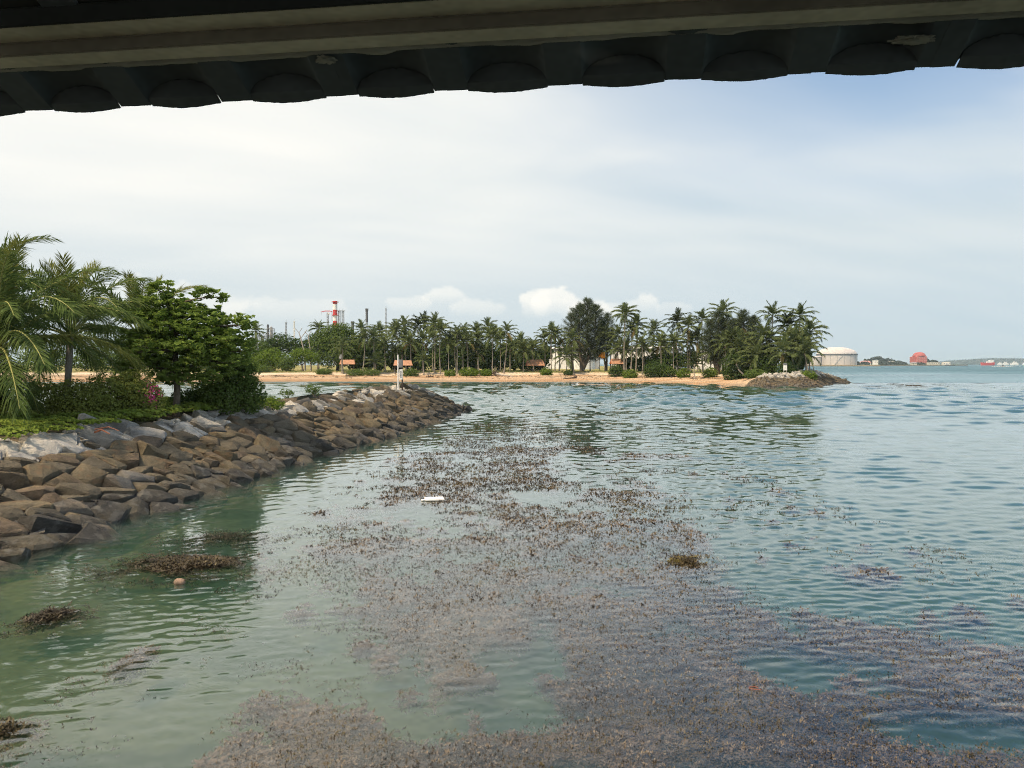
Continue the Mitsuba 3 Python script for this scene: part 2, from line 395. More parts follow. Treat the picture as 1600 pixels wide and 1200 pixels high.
R[4:, 150:, 2] = np.minimum(R[4:, 150:, 2], 2.1)
R[6, 150:, :2] = R[5, 150:, :2]; R[6, 150:, 2] = 1.5
R[3:6, :, 2] += 0.15 * (vnoise(np.stack([R[3:6, :, 0], R[3:6, :, 1], 0 * R[3:6, :, 0]], -1) * 0.5, 2) - 0.5)
def bank_col(p, n, uv):
    a = fbm(p.x * 0.9, p.y * 0.9, p.z * 0.9, 4)
    g = noise(p.x * 14, p.y * 14, p.z * 14)
    return mix((0.13, 0.105, 0.075), (0.07, 0.065, 0.04), smoothstep(0.4, 0.6, a)) * (0.7 + 0.6 * g)
mat('soil', rough(proc(bank_col), 0.95, 0.1))
put('bank_ground', mikit.ply(grid_mesh(R[..., 0], R[..., 1], R[..., 2]), 'soil', smooth=40), label='soil bank of the breakwater under the rocks and plants', kind='structure')


def bank_z(x, y):
    dd = np.linalg.norm(cp[:, :2] - [x, y], axis=1)
    return float(cp[np.argmin(dd), 2]) + 0.05


# revetment stones: fitted quarry blocks from a jittered, slanted cell pattern ----------------------------
def revetment(toe, crest, n_st, size, along, lift, seed, skew=0.55, over=0.35):
    r = np.random.default_rng(seed)
    u, tp, cp = stations(toe, crest, n_st)
    L = u[-1]
    run = np.median(np.linalg.norm(np.column_stack([cp[:, :2] - tp, cp[:, 2]]), axis=1))
    nt = int(round((run + over) / size)); ns = int(round(L / along))
    pts = []
    for j in range(-2, nt + 2):
        for i in range(-4, ns + 4):
            pts.append(((i + 0.5 * (j % 2) + r.uniform(-.40, .40)) * along, (j + 0.5 + r.uniform(-.36, .36)) * size - over))
    pts = np.array(pts)
    pts = pts[r.random(len(pts)) > 0.20]
    sk = pts.copy(); sk[:, 0] += skew * sk[:, 1]
    vor = Voronoi(pts)
    out = []
    for k, (ps, pt) in enumerate(pts):
        reg = vor.regions[vor.point_region[k]]
        if -1 in reg or len(reg) < 3:
            continue
        poly = vor.vertices[reg]
        c = poly.mean(0)
        cs, ct = c[0] - skew * (c[1] - run / 2), c[1]
        if not (0 < cs < L and -over - 0.3 < ct < run + 0.10):
            continue
        if np.abs(poly - c).max() > 2.6 * along:
            continue
        def world(q, h):
            s = np.clip(q[:, 0] - skew * (q[:, 1] - run / 2), 0, L); t = q[:, 1] / run
            a = np.stack([np.interp(s, u, tp[:, 0]), np.interp(s, u, tp[:, 1]), 0 * s - 0.05], 1)
            b = np.stack([np.interp(s, u, cp[:, k]) for k in range(3)], 1)
            b[:, 2] -= 0.10
            base = a + (b - a) * t[:, None]
            tang = np.stack([np.interp(s + .3, u, tp[:, 0]) - np.interp(s - .3, u, tp[:, 0]), np.interp(s + .3, u, tp[:, 1]) - np.interp(s - .3, u, tp[:, 1]), 0 * s], 1)
            nrm = np.cross(b - a, tang); nrm *= np.sign(nrm[:, 2:3] + 1e-9); nrm /= np.linalg.norm(nrm, axis=1, keepdims=True) + 1e-9
            return base + nrm * h[:, None]
        # densify the outline so that edges can be broken
        q = []
        for a_, b_ in zip(poly, np.roll(poly, -1, 0)):
            q.append(a_)
            if np.linalg.norm(b_ - a_) > 0.45 * size:
                q.append((a_ + b_) / 2 + r.normal(0, 0.03 * size, 2))
        q = np.array(q)
        rad = np.sqrt(np.abs(np.sum(poly[:, 0] * np.roll(poly[:, 1], -1) - poly[:, 1] * np.roll(poly[:, 0], -1))) / 2)
        H = lift * r.uniform(0.5, 1.25) * np.clip(rad / size, 0.5, 1.4) * (0.55 if c[1] > 0.8 * run else 1.0)
        g = r.normal(0, 0.20, 2)
        def ring(sh, h, jit):
            qq = c + (q - c) * (sh + r.uniform(-jit, jit, len(q)))[:, None]
            hh = h + (qq - c) @ g * (1 if h > 0 else 0) + r.normal(0, 0.045 * size, len(q)) * (h > 0)
            return world(qq, hh)
        P = np.vstack([ring(0.95, -0.30 * size, 0), ring(0.98, 0.30 * H, 0.03), ring(0.92, 0.80 * H, 0.09), ring(0.72, 1.02 * H, 0.22), ring(0.30, 1.05 * H, 0.25)])
        try:
            m = trimesh.convex.convex_hull(P)
        except Exception:
            continue
        out.append((m, ct / run, m.centroid, rad))
    return out


def stone_kind(t, z, r, far=False):
    """pale new stone in the top rows, brown stained stone below, black tide stones at the water"""
    x = r.random()
    if far and t > 0.70 and r.random() < 0.40:
        t = 0.5
    if t > 0.755 + r.normal(0, .035):
        return 'stone_pale' if x < 0.62 else 'stone_grey'
    if t > 0.70 + r.normal(0, .05):
        return ('stone_pale', 'stone_grey', 'stone_brown', 'stone_ochre')[int(x * 4)]
    if t < 0.17 + r.normal(0, .045):
        return 'stone_tide' if x < 0.8 else 'stone_slate'
    return 'stone_brown' if x < 0.42 else 'stone_ochre' if x < 0.64 else 'stone_umber' if x < 0.88 else 'stone_slate'


rk = np.random.default_rng(5)
blocks = revetment(TOE, CREST, 400, 0.64, 0.76, 0.27, 12)
breakwater = thing('rock_breakwater', 'long sloping breakwater of fitted brown stones with a pale top row, at the left', 'breakwater')
eye = V(0, 0, EYE)
def seen(c):
    return c[1] > 12 and abs(c[0]) < 0.70 * c[1] and c[1] < 73.5 and not (c[1] > 55 and c[0] < -11.2)
order = sorted(range(len(blocks)), key=lambda i: -(blocks[i][3] / np.linalg.norm(blocks[i][2] - eye)) * seen(blocks[i][2]))
rest = {}
for n, i in enumerate(order):
    m, t, c, _ = blocks[i]
    kind = stone_kind(t, c[2], rk, c[1] > 42)
    if n < 298:
        put('boulder', mikit.ply(m, kind), breakwater)
    else:
        rest.setdefault(kind, []).append(m)
for k, ms in rest.items():
    put('stones', mikit.ply(join(ms), k), breakwater, kind='stuff')
# rubble in the gaps and along the waterline
chips = {}
for _ in range(1500):
    s = rk.uniform(0.10, 0.97); i = int(s * 219); t = abs(rk.normal(0.0, 0.16)) if rk.random() < 0.6 else rk.uniform(0, 1)
    a, b = np.append(tp[i], -0.05), cp[i]
    p0 = a + (b - a) * t + V(0, 0, rk.uniform(0.02, 0.12))
    m = trimesh.convex.convex_hull(rk.normal(0, 1, (10, 3)) * rk.uniform(0.05, 0.15) * V(1.3, 1, .7))
    m.apply_translation(p0)
    chips.setdefault(stone_kind(t, 0, rk), []).append(m)
for k, ms in chips.items():
    put('rubble', mikit.ply(join(ms), k), breakwater, kind='stuff')

# far shore ground -----------------------------------------------------------------
gx = np.unique(np.concatenate([np.arange(-110, 112, 1.5), np.arange(-420, -110, 8)]))
gy = np.unique(np.concatenate([np.arange(134, 215, 1.0), np.arange(215, 250, 2.5), np.arange(250, 476, 8)]))
X, Y = np.meshgrid(gx, gy)
d = dist_in(LAND, X, Y)
ds = shapely.distance(shapely.points(X.ravel(), Y.ravel()), shapely.LineString(SPIT[1:])).reshape(X.shape)
wob = vfbm(np.stack([X * 0.06, Y * 0.1, 0 * X], -1), 3, 2) - 0.5
zb = np.interp(d + 3 * wob, [-40, 0, 7, 15, 20, 23, 60], [-3.5, 0, 0.75, 1.25, 1.75, 2.25, 2.45])
zs = np.interp(d, [-40, 0, 5, 9], [-4, -0.1, 2.35, 2.6])
k = np.clip((ds - 4) / 14, 0, 1)
Z = np.where(d > 0, zs * (1 - k) + zb * k, np.minimum(zs, zb)) + 0.06 * wob * (d > 1)
Z = np.where(d < -14, -4.5, Z)
def beach_col(p, n, uv):
    w = fbm(p.x * 0.10, p.y * 0.30, 0.0, 4) - 0.5
    g = noise(p.x * 2.2, p.y * 2.2)
    z = p.z + 0.55 * w
    c = mix((0.225, 0.175, 0.125), (0.34, 0.25, 0.168), smoothstep(0.20, 0.55, z))         # wet sand, then drier
    c = mix(c, (0.30, 0.185, 0.105), smoothstep(0.52, 0.62, fbm(p.x * 0.05 + 3, p.y * 0.5, 0.0, 4)) * 0.8)
    c = mix(c, (0.48, 0.39, 0.29), smoothstep(1.32, 1.52, z))
    wrack = smoothstep(0.55, 0.62, fbm(p.x * 0.22, p.y * 0.9, 2.0, 4)) * (smoothstep(0.85, 1.0, z) - smoothstep(1.3, 1.5, z))
    c = mix(c, (0.10, 0.075, 0.05), wrack * 0.95)
    grass = smoothstep(1.92, 2.06, p.z + 0.30 * w + 0.12 * (g - 0.5))
    green = mix((0.14, 0.15, 0.055), (0.22, 0.18, 0.09), smoothstep(0.45, 0.6, fbm(p.x * 0.3, p.y * 0.3, 5.0, 3)))
    return mix(c, green, grass) * (0.88 + 0.24 * g)
mat('beach_sand', rough(proc(beach_col), 0.95, 0.1))
put('beach', mikit.ply(grid_mesh(X, Y, Z), 'beach_sand', smooth=True), label='orange sand beach with grassy top along the far shore', kind='structure')
land_d, land_x, land_y, land_z = d, gx, gy, Z
from scipy.interpolate import RegularGridInterpolator
_gz = RegularGridInterpolator((gy, gx), Z, bounds_error=False, fill_value=2.4)
def gz(x, y):
    return float(_gz([[y, x]])[0])

# rocks of the far spit
spit = thing('rock_spit', 'low rocky point of brown stones under the palms at the right end of the beach', 'breakwater')
SP_T = SPIT[1:]
SP_C = np.array([(47.5, 149.5, 2.35), (47.6, 146.0, 2.45), (53.0, 148.6, 2.58), (57.0, 156.0, 2.66), (61.0, 164.5, 2.72), (66.8, 172.5, 2.70), (70.0, 178.0, 2.2)], float)
sp = {}
for m, t, c, _ in revetment(SP_T, SP_C, 200, 0.62, 0.80, 0.24, 31, over=0.5):
    sp.setdefault(stone_kind(t + 0.10, c[2], rk), []).append(m)
for k, ms in sp.items():
    put('stones', mikit.ply(join(ms), k), spit, kind='stuff')

# ------------------------------------------------------------------ plants
def frond_mesh(L, e0, e1, n, leaf, wid, seed, hang=0.5, segs=14, curl=0.0):
    """a feather leaf: (leaflets, midrib). e0, e1: elevation in degrees at the foot and at the tip"""
    r = np.random.default_rng(seed)
    t = np.linspace(0, 1, segs)
    el = np.radians(e0 + (e1 - e0) * t ** 1.25)
    step = L / (segs - 1)
    x = np.concatenate([[0], np.cumsum(np.cos(el[:-1]) * step)]); z = np.concatenate([[0], np.cumsum(np.sin(el[:-1]) * step)])
    y = curl * L * t ** 2
    spine = np.stack([x, y, z], 1)
    tl = np.repeat(np.linspace(0.16, 0.995, n), 2)
    side = np.tile([1.0, -1.0], n)
    tl = np.clip(tl + r.normal(0, 0.25 / n, len(tl)), 0.12, 1)
    P = np.stack([np.interp(tl, t, spine[:, k]) for k in range(3)], 1)
    e = np.interp(tl, t, el)
    tan = np.stack([np.cos(e), 0 * e, np.sin(e)], 1)
    up = np.stack([-np.sin(e), 0 * e, np.cos(e)], 1)
    sd = np.stack([0 * e, side, 0 * e], 1)
    fwd = np.radians(38 + 25 * tl + r.normal(0, 6, len(tl)))
    vee = r.normal(0.25, 0.15, len(tl))
    dirn = sd * np.cos(fwd)[:, None] + tan * np.sin(fwd)[:, None] + up * vee[:, None]
    dirn /= np.linalg.norm(dirn, axis=1, keepdims=True)
    ll = leaf * (0.30 + 0.70 * np.sin(np.pi * np.clip(0.12 + 0.80 * tl, 0, 1)) ** 0.7) * r.uniform(0.8, 1.1, len(tl))
    g = V(0, 0, -1) * hang
    h1 = r.uniform(0.55, 1.2, len(tl))[:, None]
    mid = P + (dirn + 0.35 * g * h1) * (ll * 0.5)[:, None]
    d2 = dirn * 0.8 + 1.15 * g * h1; d2 /= np.linalg.norm(d2, axis=1, keepdims=True)
    tip = mid + d2 * (ll * 0.5)[:, None]
    wv = tan * (wid * 0.5) * r.uniform(0.8, 1.2, len(tl))[:, None]
    v = np.stack([P - wv * .6, P + wv * .6, mid + wv, mid - wv, tip], 1).reshape(-1, 3)
    k = np.arange(len(tl)) * 5
    f = np.vstack([np.stack([k, k + 1, k + 2], 1), np.stack([k, k + 2, k + 3], 1), np.stack([k + 3, k + 2, k + 4], 1)])
    rib = tube(spine, np.linspace(L * 0.011, L * 0.002, segs), 4)
    return trimesh.Trimesh(v, f, process=False), rib


def trunk_mesh(a, b, r0, r1, bend=0.0, sides=8, rings=10, seed=0):
    r = np.random.default_rng(seed)
    t = np.linspace(0, 1, rings)
    a, b = np.asarray(a, float), np.asarray(b, float)
    p = a + (b - a) * t[:, None]
    off = np.array([r.normal(), r.normal(), 0]); off /= np.linalg.norm(off)
    p = p + off * (np.sin(t * np.pi) * bend)[:, None]
    rad = r0 + (r1 - r0) * np.clip(t * 2.2, 0, 1) ** 0.5 + 0.25 * r0 * np.exp(-t * 14)
    return tube(p, rad, sides)


def leaves(P, N, size, seed, aspect=0.55, jit=0.6, fold=0.15):
    """leaf blades (four-cornered, two triangles, folded) at points P facing roughly N"""
    r = np.random.default_rng(seed)
    n = len(P)
    N = N + r.normal(0, jit, (n, 3)); N /= np.linalg.norm(N, axis=1, keepdims=True) + 1e-9
    a = np.cross(N, r.normal(0, 1, (n, 3))); a /= np.linalg.norm(a, axis=1, keepdims=True) + 1e-9
    b = np.cross(N, a)
    s = (size * r.uniform(0.6, 1.25, n))[:, None]
    v = np.stack([P - a * s * .5, P + b * s * .5 * aspect + N * s * fold, P + a * s * .5, P - b * s * .5 * aspect + N * s * fold], 1).reshape(-1, 3)
    k = np.arange(n) * 4
    f = np.vstack([np.stack([k, k + 1, k + 2], 1), np.stack([k, k + 2, k + 3], 1)])
    return trimesh.Trimesh(v, f, process=False)


def blob_leaves(blobs, n, size, seed, aspect=0.6, rough_=0.35, shell=0.55, jit=0.6, upw=0.4, clump=0):
    """leaves through lumpy ellipsoids: blobs (x, y, z, rx, ry, rz); denser towards the skin, broken into clumps with gaps"""
    r = np.random.default_rng(seed)
    vol = np.array([b[3] * b[4] + b[3] * b[5] for b in blobs]); vol = vol / vol.sum()
    Ps, Ns = [], []
    for b, w in zip(blobs, vol):
        m = max(8, int(n * w))
        dirs = r.normal(0, 1, (m * 2, 3)); dirs /= np.linalg.norm(dirs, axis=1, keepdims=True)
        k = vfbm(dirs * 2.3 + np.array(b[:3]) * 0.7, 3, seed)
        rad = (1 - shell * r.random(m * 2) ** 1.6) * (1 + rough_ * 2 * (k - 0.5))
        P = np.array(b[:3]) + dirs * rad[:, None] * np.array(b[3:])
        gap = vfbm(P / max(0.22 * min(b[3], b[5]), size * 1.2), 2, seed + 3)
        ok = gap > 0.40 + 0.10 * r.random(len(P))
        P, D = P[ok][:m], dirs[ok][:m]
        Ps.append(P); Ns.append(D + V(0, 0, upw))
    P, N = np.vstack(Ps), np.vstack(Ns)
    if clump:
        reps = clump
        P = np.repeat(P, reps, 0) + r.normal(0, size * 0.8, (len(P) * reps, 3)); N = np.repeat(N, reps, 0)
    return leaves(P, N, size, seed + 1, aspect, jit)


# --- near coconut palms
near_classes = []
for cls, (e0, e1, hang, curl, L, leaf) in enumerate([(82, 48, 0.12, 0.02, 3.2, 0.75), (66, 2, 0.4, 0.06, 4.1, 1.0), (46, -36, 0.65, -0.05, 4.6, 1.15), (24, -50, 0.85, 0.06, 4.7, 1.15), (2, -62, 1.0, -0.04, 4.4, 1.1), (-26, -78, 1.1, 0.03, 3.8, 1.0)]):
    for k in range(2):
        lf, rib = frond_mesh(L, e0 + 5 * k, e1 - 6 * k, 92, leaf, 0.058, 100 + cls * 7 + k, hang, 16, curl * (1 - 2 * k))
        near_classes.append((mikit.ply(lf, 'leaf_palm_young' if cls == 0 else 'leaf_palm'), mikit.ply(rib, 'midrib', smooth=True), mikit.ply(lf, 'leaf_palm_young')))


def near_palm(base, top, scale, seed, label, spec, open_side=None):
    r = np.random.default_rng(seed)
    key = thing('coconut_palm', label, 'palm tree')
    put('trunk', mikit.ply(trunk_mesh(base, top, 0.20, 0.13, 0.15, 10, 14, seed), 'bark_palm', smooth=50), key)
    az = r.uniform(0, 360)
    for cls, count in enumerate(spec):
        for _ in range(count):
            az += 137.5 + r.normal(0, 12)
            if open_side and cls >= 3 and abs((az - open_side[0] + 180) % 360 - 180) < open_side[1]:
                continue
            lf, rib, young = near_classes[cls * 2 + r.integers(2)]
            s = scale * r.uniform(0.9, 1.08)
            loc = np.array(top) + V(0, 0, 0.12 - 0.05 * cls)
            f = put('frond', at(young if r.random() < 0.08 else lf, loc, az, s), key)
            put('midrib', at(rib, loc, az, s), f)
    husk = [trimesh.creation.icosphere(1, 0.12 * scale) for _ in range(5)]
    for i, h in enumerate(husk):
        a = i * 1.3
        h.apply_scale((1, 1, 1.25)); h.apply_translation(np.array(top) + V(math.cos(a) * .24, math.sin(a) * .24, -0.18 - 0.07 * (i % 2)))
        put('coconut', mikit.ply(h, 'bark', smooth=True), key)
    return key


near_palm((-18.6, 27.2, 1.9), (-17.6, 27.0, 4.75), 1.08, 1, 'coconut palm with huge drooping fronds cut by the left picture edge', (3, 5, 6, 7, 6, 4), (5, 24))
near_palm((-18.1, 32.0, 1.9), (-18.0, 32.2, 5.35), 0.98, 2, 'near coconut palm with upright yellowish young fronds, second from the left edge', (5, 5, 6, 6, 5, 3), (-40, 30))
near_palm((-19.2, 38.5, 1.9), (-18.2, 38.5, 5.6), 0.95, 3, 'coconut palm half hidden behind the broad-leaved tree on the near bank', (3, 5, 5, 4, 3, 1))
near_palm((-21.4, 27.5, 1.9), (-19.6, 27.5, 5.9), 1.0, 4, 'taller near coconut palm whose fronds enter at the upper left edge of the greenery', (3, 5, 5, 4, 3, 2))

# --- sea almond: layered broad-leaved tree
al = thing('sea_almond_tree', 'broad-leaved tree with flat layered branches and bright leaf rosettes on the near bank', 'tree')
ab = V(-14.5, 34.0, 1.9)
put('trunk', mikit.ply(tube([ab, ab + V(0.05, 0, 1.2), ab + V(-0.05, .1, 2.6), ab + V(-.15, .1, 4.2), ab + V(-.35, .1, 5.7)], [0.17, 0.14, 0.12, 0.08, 0.03], 8), 'bark', smooth=50), al)
ra = np.random.default_rng(44)
tiers = [(1.75, 0.35, 1.25, 1.0), (2.35, -0.9, 1.3, 0.9), (2.55, 1.7, 1.25, 1.2), (3.05, 0.2, 1.9, 1.7), (3.45, 1.9, 1.35, 1.2), (3.55, -1.35, 1.0, 1.0), (3.95, 0.35, 1.5, 1.5), (4.4, -0.9, 1.15, 1.0), (4.6, 0.9, 0.9, 0.8), (5.0, -0.3, 0.9, 0.9), (5.35, 1.55, 0.62, 0.5), (5.6, -0.65, 0.5, 0.5), (3.0, 2.75, 0.7, 0.7), (4.1, 2.55, 0.8, 0.7)]
Pl, Nl, br = [], [], []
for h, dx, rx, ry in tiers:
    c = ab + V(dx, ra.normal(0, .25), h)
    br.append(tube([ab + V(-.05, .05, h - 0.5), ab + V(dx * .5, 0, h - 0.28), c + V(0, 0, -.15)], [0.06, 0.045, 0.02], 5))
    rx, ry = rx * 1.12, ry * 1.15
    nro = int(50 * rx * ry) + 12
    for _ in range(nro):
        rr = math.sqrt(ra.random()); a = ra.uniform(0, 6.28)
        q = c + V(math.cos(a) * rr * rx, math.sin(a) * rr * ry, ra.normal(0, .16) - 0.20 * rr + 0.10)
        if ra.random() < 0.25:
            br.append(tube([c + V(0, 0, -.15), q - V(0, 0, .05)], [0.018, 0.008], 3))
        for _ in range(9):                                # a rosette of big blades
            aa = ra.uniform(0, 6.28); o = V(math.cos(aa), math.sin(aa), ra.uniform(-.25, .35))
            Pl.append(q + o * 0.13); Nl.append(V(0, 0, 1.0) - 0.55 * o)
for _ in range(330):                                       # inner rosettes between the layers
    q = ab + V(0.45, 0.1, 3.1) + np.clip(ra.normal(0, 1, 3), -1.5, 1.5) * V(1.15, 0.85, 0.85)
    for _ in range(8):
        aa = ra.uniform(0, 6.28); o = V(math.cos(aa), math.sin(aa), ra.uniform(-.25, .35))
        Pl.append(q + o * 0.13); Nl.append(V(0, 0, 1.0) - 0.55 * o)
put('branches', mikit.ply(join(br), 'bark'), al)
put('crown', mikit.ply(leaves(np.array(Pl), np.array(Nl), 0.28, 6, 0.55, 0.30, 0.1), 'leaf_almond'), al)

# --- dense dark bush right of it, hedges, seedlings
def bush(label, name, blobs, n, size, m, seed, cat='bush', stems=True, group=None, aspect=0.6, upw=0.5, jit=0.6, clump=0, shell=0.55):
    k = thing(name, label, cat, group)
    put('foliage', mikit.ply(blob_leaves(blobs, n, size, seed, aspect, upw=upw, jit=jit, clump=clump, shell=shell), m), k)
    if stems:
        r = np.random.default_rng(seed)
        b = np.array(blobs)
        foot = V(b[:, 0].mean(), b[:, 1].mean(), (b[:, 2] - b[:, 5]).min())
        put('stem', mikit.ply(join([tube([foot + V(r.normal(0, .1), r.normal(0, .1), -0.05), (foot + q[:3]) / 2 + V(r.normal(0, .1), 0, 0), q[:3] + V(0, 0, 0.2 * q[5])], [0.06 * max(q[5], .4), 0.04 * max(q[5], .4), 0.015 * max(q[5], .4)], 5) for q in b]), 'bark'), k)
    return k


bush('dense dark green bush rounded like a dome under the layered tree', 'round_bush', [(-13.05, 35.8, 2.9, 1.0, 1.0, 1.05), (-12.20, 36.6, 2.75, 0.75, .8, 0.9), (-13.85, 36.5, 2.7, 1.0, 1.0, 0.9), (-12.35, 36.2, 3.6, 0.7, .7, 0.8), (-12.95, 36.6, 4.1, 1.1, 0.9, .6)], 15000, 0.13, 'leaf_mid', 50)
bush('low dark shrub under the layered tree at the foot of its trunk', 'round_bush', [(-14.9, 36.2, 2.5, 0.9, 0.8, .6), (-14.2, 36.6, 2.6, 0.8, 0.8, .65)], 4500, 0.12, 'leaf_dark', 51)
hedge = bush('yellow-green flowering hedge below the palms, behind the creeping plants', 'bougainvillea', [(-15.03, 31.70, 2.76, 1.01, 0.90, 0.95), (-15.95, 31.29, 2.87, 1.12, 1.01, 1.01), (-16.96, 30.88, 2.70, 1.23, 1.01, 0.90), (-17.98, 30.48, 2.70, 1.23, 1.01, 0.90), (-15.44, 32.00, 3.26, 0.90, 0.78, 0.67), (-16.45, 30.07, 2.48, 1.23, 0.67, 0.73)], 24000, 0.115, 'leaf_hedge', 52)
fl = np.random.default_rng(8)
P = V(-14.25, 31.2, 3.0) + fl.normal(0, 1, (90, 3)) * V(0.14, 0.14, 0.22)
put('blossom', mikit.ply(leaves(P, P * 0 + V(0.2, -1, .3), 0.075, 9, 0.8, 0.7), 'petal_pink'), hedge, label='cluster of magenta pink flowers at the right end of the hedge')
bush('dark leafy shrub at the left edge under the palms', 'leafy_shrub', [(-20.09, 30.46, 2.77, 1.10, 0.88, 0.94), (-20.95, 30.89, 3.10, 1.10, 0.88, 1.10)], 8000, 0.14, 'leaf_mid', 53)
bush('yellowish low shrub in front of the hedge near the left edge', 'leafy_shrub', [(-18.51, 29.32, 2.26, 0.95, 0.53, 0.47), (-17.55, 29.85, 2.21, 0.73, 0.47, 0.42)], 5000, 0.11, 'leaf_hedge', 54)
st = thing('dark_stump', 'short dark reddish post standing beside the pink flowers', 'post')
put('trunk', mikit.ply(tube([(-14.45, 32.0, 1.8), (-14.42, 32.0, 2.6), (-14.38, 32.0, 3.25)], [0.13, 0.11, 0.10], 9), 'wood_drift', smooth=50), st)
put('stub', mikit.ply(tube([(-14.42, 32.0, 2.6), (-14.3, 31.9, 2.95)], [0.05, 0.035], 6), 'wood_drift'), st)
bush('small green seedling bush growing from the breakwater crest, right one of two', 'seedling_bush', [(-11.75, 46.2, 2.75, 0.42, .4, .34), (-11.5, 46.2, 2.6, .35, .3, .25)], 420, 0.11, 'leaf_mid', 55)
bush('small sparse seedling bush growing from the breakwater crest, left one of two', 'seedling_bush', [(-12.9, 45.0, 2.55, 0.45, .4, .26)], 260, 0.11, 'leaf_mid', 56)
bush('low green creeper tuft spilling over stones right of the domed bush', 'creeper_tuft', [(-12.0, 39.2, 2.3, 0.7, .6, .30), (-12.6, 40.2, 2.35, .6, .5, .3), (-11.6, 38.9, 2.15, .4, .4, .2)], 1500, 0.10, 'leaf_bright', 57)

# --- creeping beach vine along the top of the near bank
rv = np.random.default_rng(61)
P = []
ucr = np.linspace(0, 1, 220)
for _ in range(46000):
    i = rv.integers(60, 126) if rv.random() < 0.8 else rv.integers(30, 128)
    c = cp[i]
    if c[1] > 38.5:
        continue
    edge = -0.75 + 0.9 * (vnoise(V(c[0] * .7, c[1] * .7, 1), 3) - .5) + max(0, (c[1] - 31) * 0.05)
    w = rv.uniform(edge, 5.5)
    q = c[:2] + inl[i] * w
    P.append((q[0] + rv.normal(0, .06), q[1] + rv.normal(0, .06), c[2] + 0.16 + 0.12 * min(1, max(0, w - edge)) + 0.28 * vnoise(V(q[0] * 1.3, q[1] * 1.3, 0), 5) * rv.uniform(.3, 1)))
P = np.array(P)
put('creeping_vine', mikit.ply(leaves(P, P * 0 + V(0.25, -0.2, 1), 0.125, 62, 0.85, 0.45, 0.12), 'leaf_vine'), label='carpet of bright green creeping vine along the top of the stones', cat='ground cover', kind='stuff')
# dry sticks caught on the stones
stick = thing('dead_branch', 'reddish dead branch lying on the grey stones below the creeping vine', 'branch')
sb = V(-13.62, 25.7, 1.98)
put('stem', mikit.ply(tube([sb, sb + V(.35, -.25, .10), sb + V(.75, -.5, -.02)], [0.035, .03, .015], 6), 'wood_red', smooth=50), stick)
put('twig', mikit.ply(tube([sb + V(.05, -.1, .1), sb + V(.5, -.1, .18), sb + V(.9, -.2, .06)], [0.022, .02, .01], 5), 'wood_red'), stick)

# --- notice on the end of the breakwater
sg = thing('notice_post', 'narrow notice with white post and printed white panel on the breakwater end', 'sign')
sx, sy, sz = -8.75, 61.4, 2.2
put('post', mikit.ply(box((0.10, 0.10, 2.75), (sx - 0.13, sy, sz + 1.35), bevel=.012), 'white_paint'), sg, label='white post')
put('post', mikit.ply(box((0.10, 0.10, 2.75), (sx + 0.20, sy + .02, sz + 1.35), bevel=.012), 'timber_dark'), sg, label='dark post')
put('board', mikit.ply(box((0.30, 0.03, 0.62), (sx + 0.10, sy - 0.07, sz + 2.05), bevel=.006), 'sign_grey'), sg, label='grey upper board')
pn = put('board', mikit.ply(box((0.25, 0.03, 0.80), (sx + 0.12, sy - 0.075, sz + 1.20), bevel=.006), 'white_paint'), sg, label='white panel with dark upright lettering')
for i in range(5):
    put('mark', mikit.ply(box((0.09 + 0.03 * (i % 2), 0.006, 0.085), (sx + 0.11, sy - 0.094, sz + 1.44 - i * 0.115)), 'ink_dark'), pn)

# --- far coconut palms
far_cls, far_dry, far_dark = [], [], []
for cls, (e0, e1, hang, L) in enumerate([(80, 48, 0.15, 3.2), (60, -5, 0.4, 3.8), (38, -30, 0.6, 4.1), (14, -50, 0.8, 4.1), (-14, -68, 0.9, 3.8), (-45, -84, 0.9, 3.2)]):
    for k in range(2):
        lf, rib = frond_mesh(L, e0 + 6 * k, e1 - 8 * k, 30, 1.05, 0.19, 300 + cls * 5 + k, hang, 9, (0.06, -0.06)[k])
        rib.apply_scale((1, 1, 1))
        m = join([lf, rib])
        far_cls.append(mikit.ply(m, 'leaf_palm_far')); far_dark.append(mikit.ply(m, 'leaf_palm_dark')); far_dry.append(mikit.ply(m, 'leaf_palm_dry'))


def far_palm(cx, Y, cz, bx, label, group, seed, low=False):
    r = np.random.default_rng(seed)
    key = thing('coconut_palm', label, 'palm tree', group)
    by = Y + r.normal(0, .3)
    g = gz(bx, by)
    leanx = bx
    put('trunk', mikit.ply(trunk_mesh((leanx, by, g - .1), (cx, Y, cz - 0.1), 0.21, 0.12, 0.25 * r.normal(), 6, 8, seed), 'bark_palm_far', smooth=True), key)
    az = r.uniform(0, 360)
    dark = r.random() < 0.16
    sc = r.uniform(0.88, 1.08) * (0.85 if low else 1.0)
    spec = (3, 4, 5, 5, 4, 2) if r.random() < 0.55 else (2, 5, 6, 5, 3, 1)
    if low:
        spec = (3, 4, 4, 3, 1, 0)
    for cls, count in enumerate(spec):
        for _ in range(count):
            az += 137.5 + r.normal(0, 14)
            k = cls * 2 + int(r.integers(2))
            src = far_dark if dark else far_cls
            if cls >= 4 and r.random() < 0.08:
                src = far_dry
            put('frond', at(src[k], (cx, Y, cz + 0.1 - .06 * cls), az, sc * r.uniform(.88, 1.08)), key)


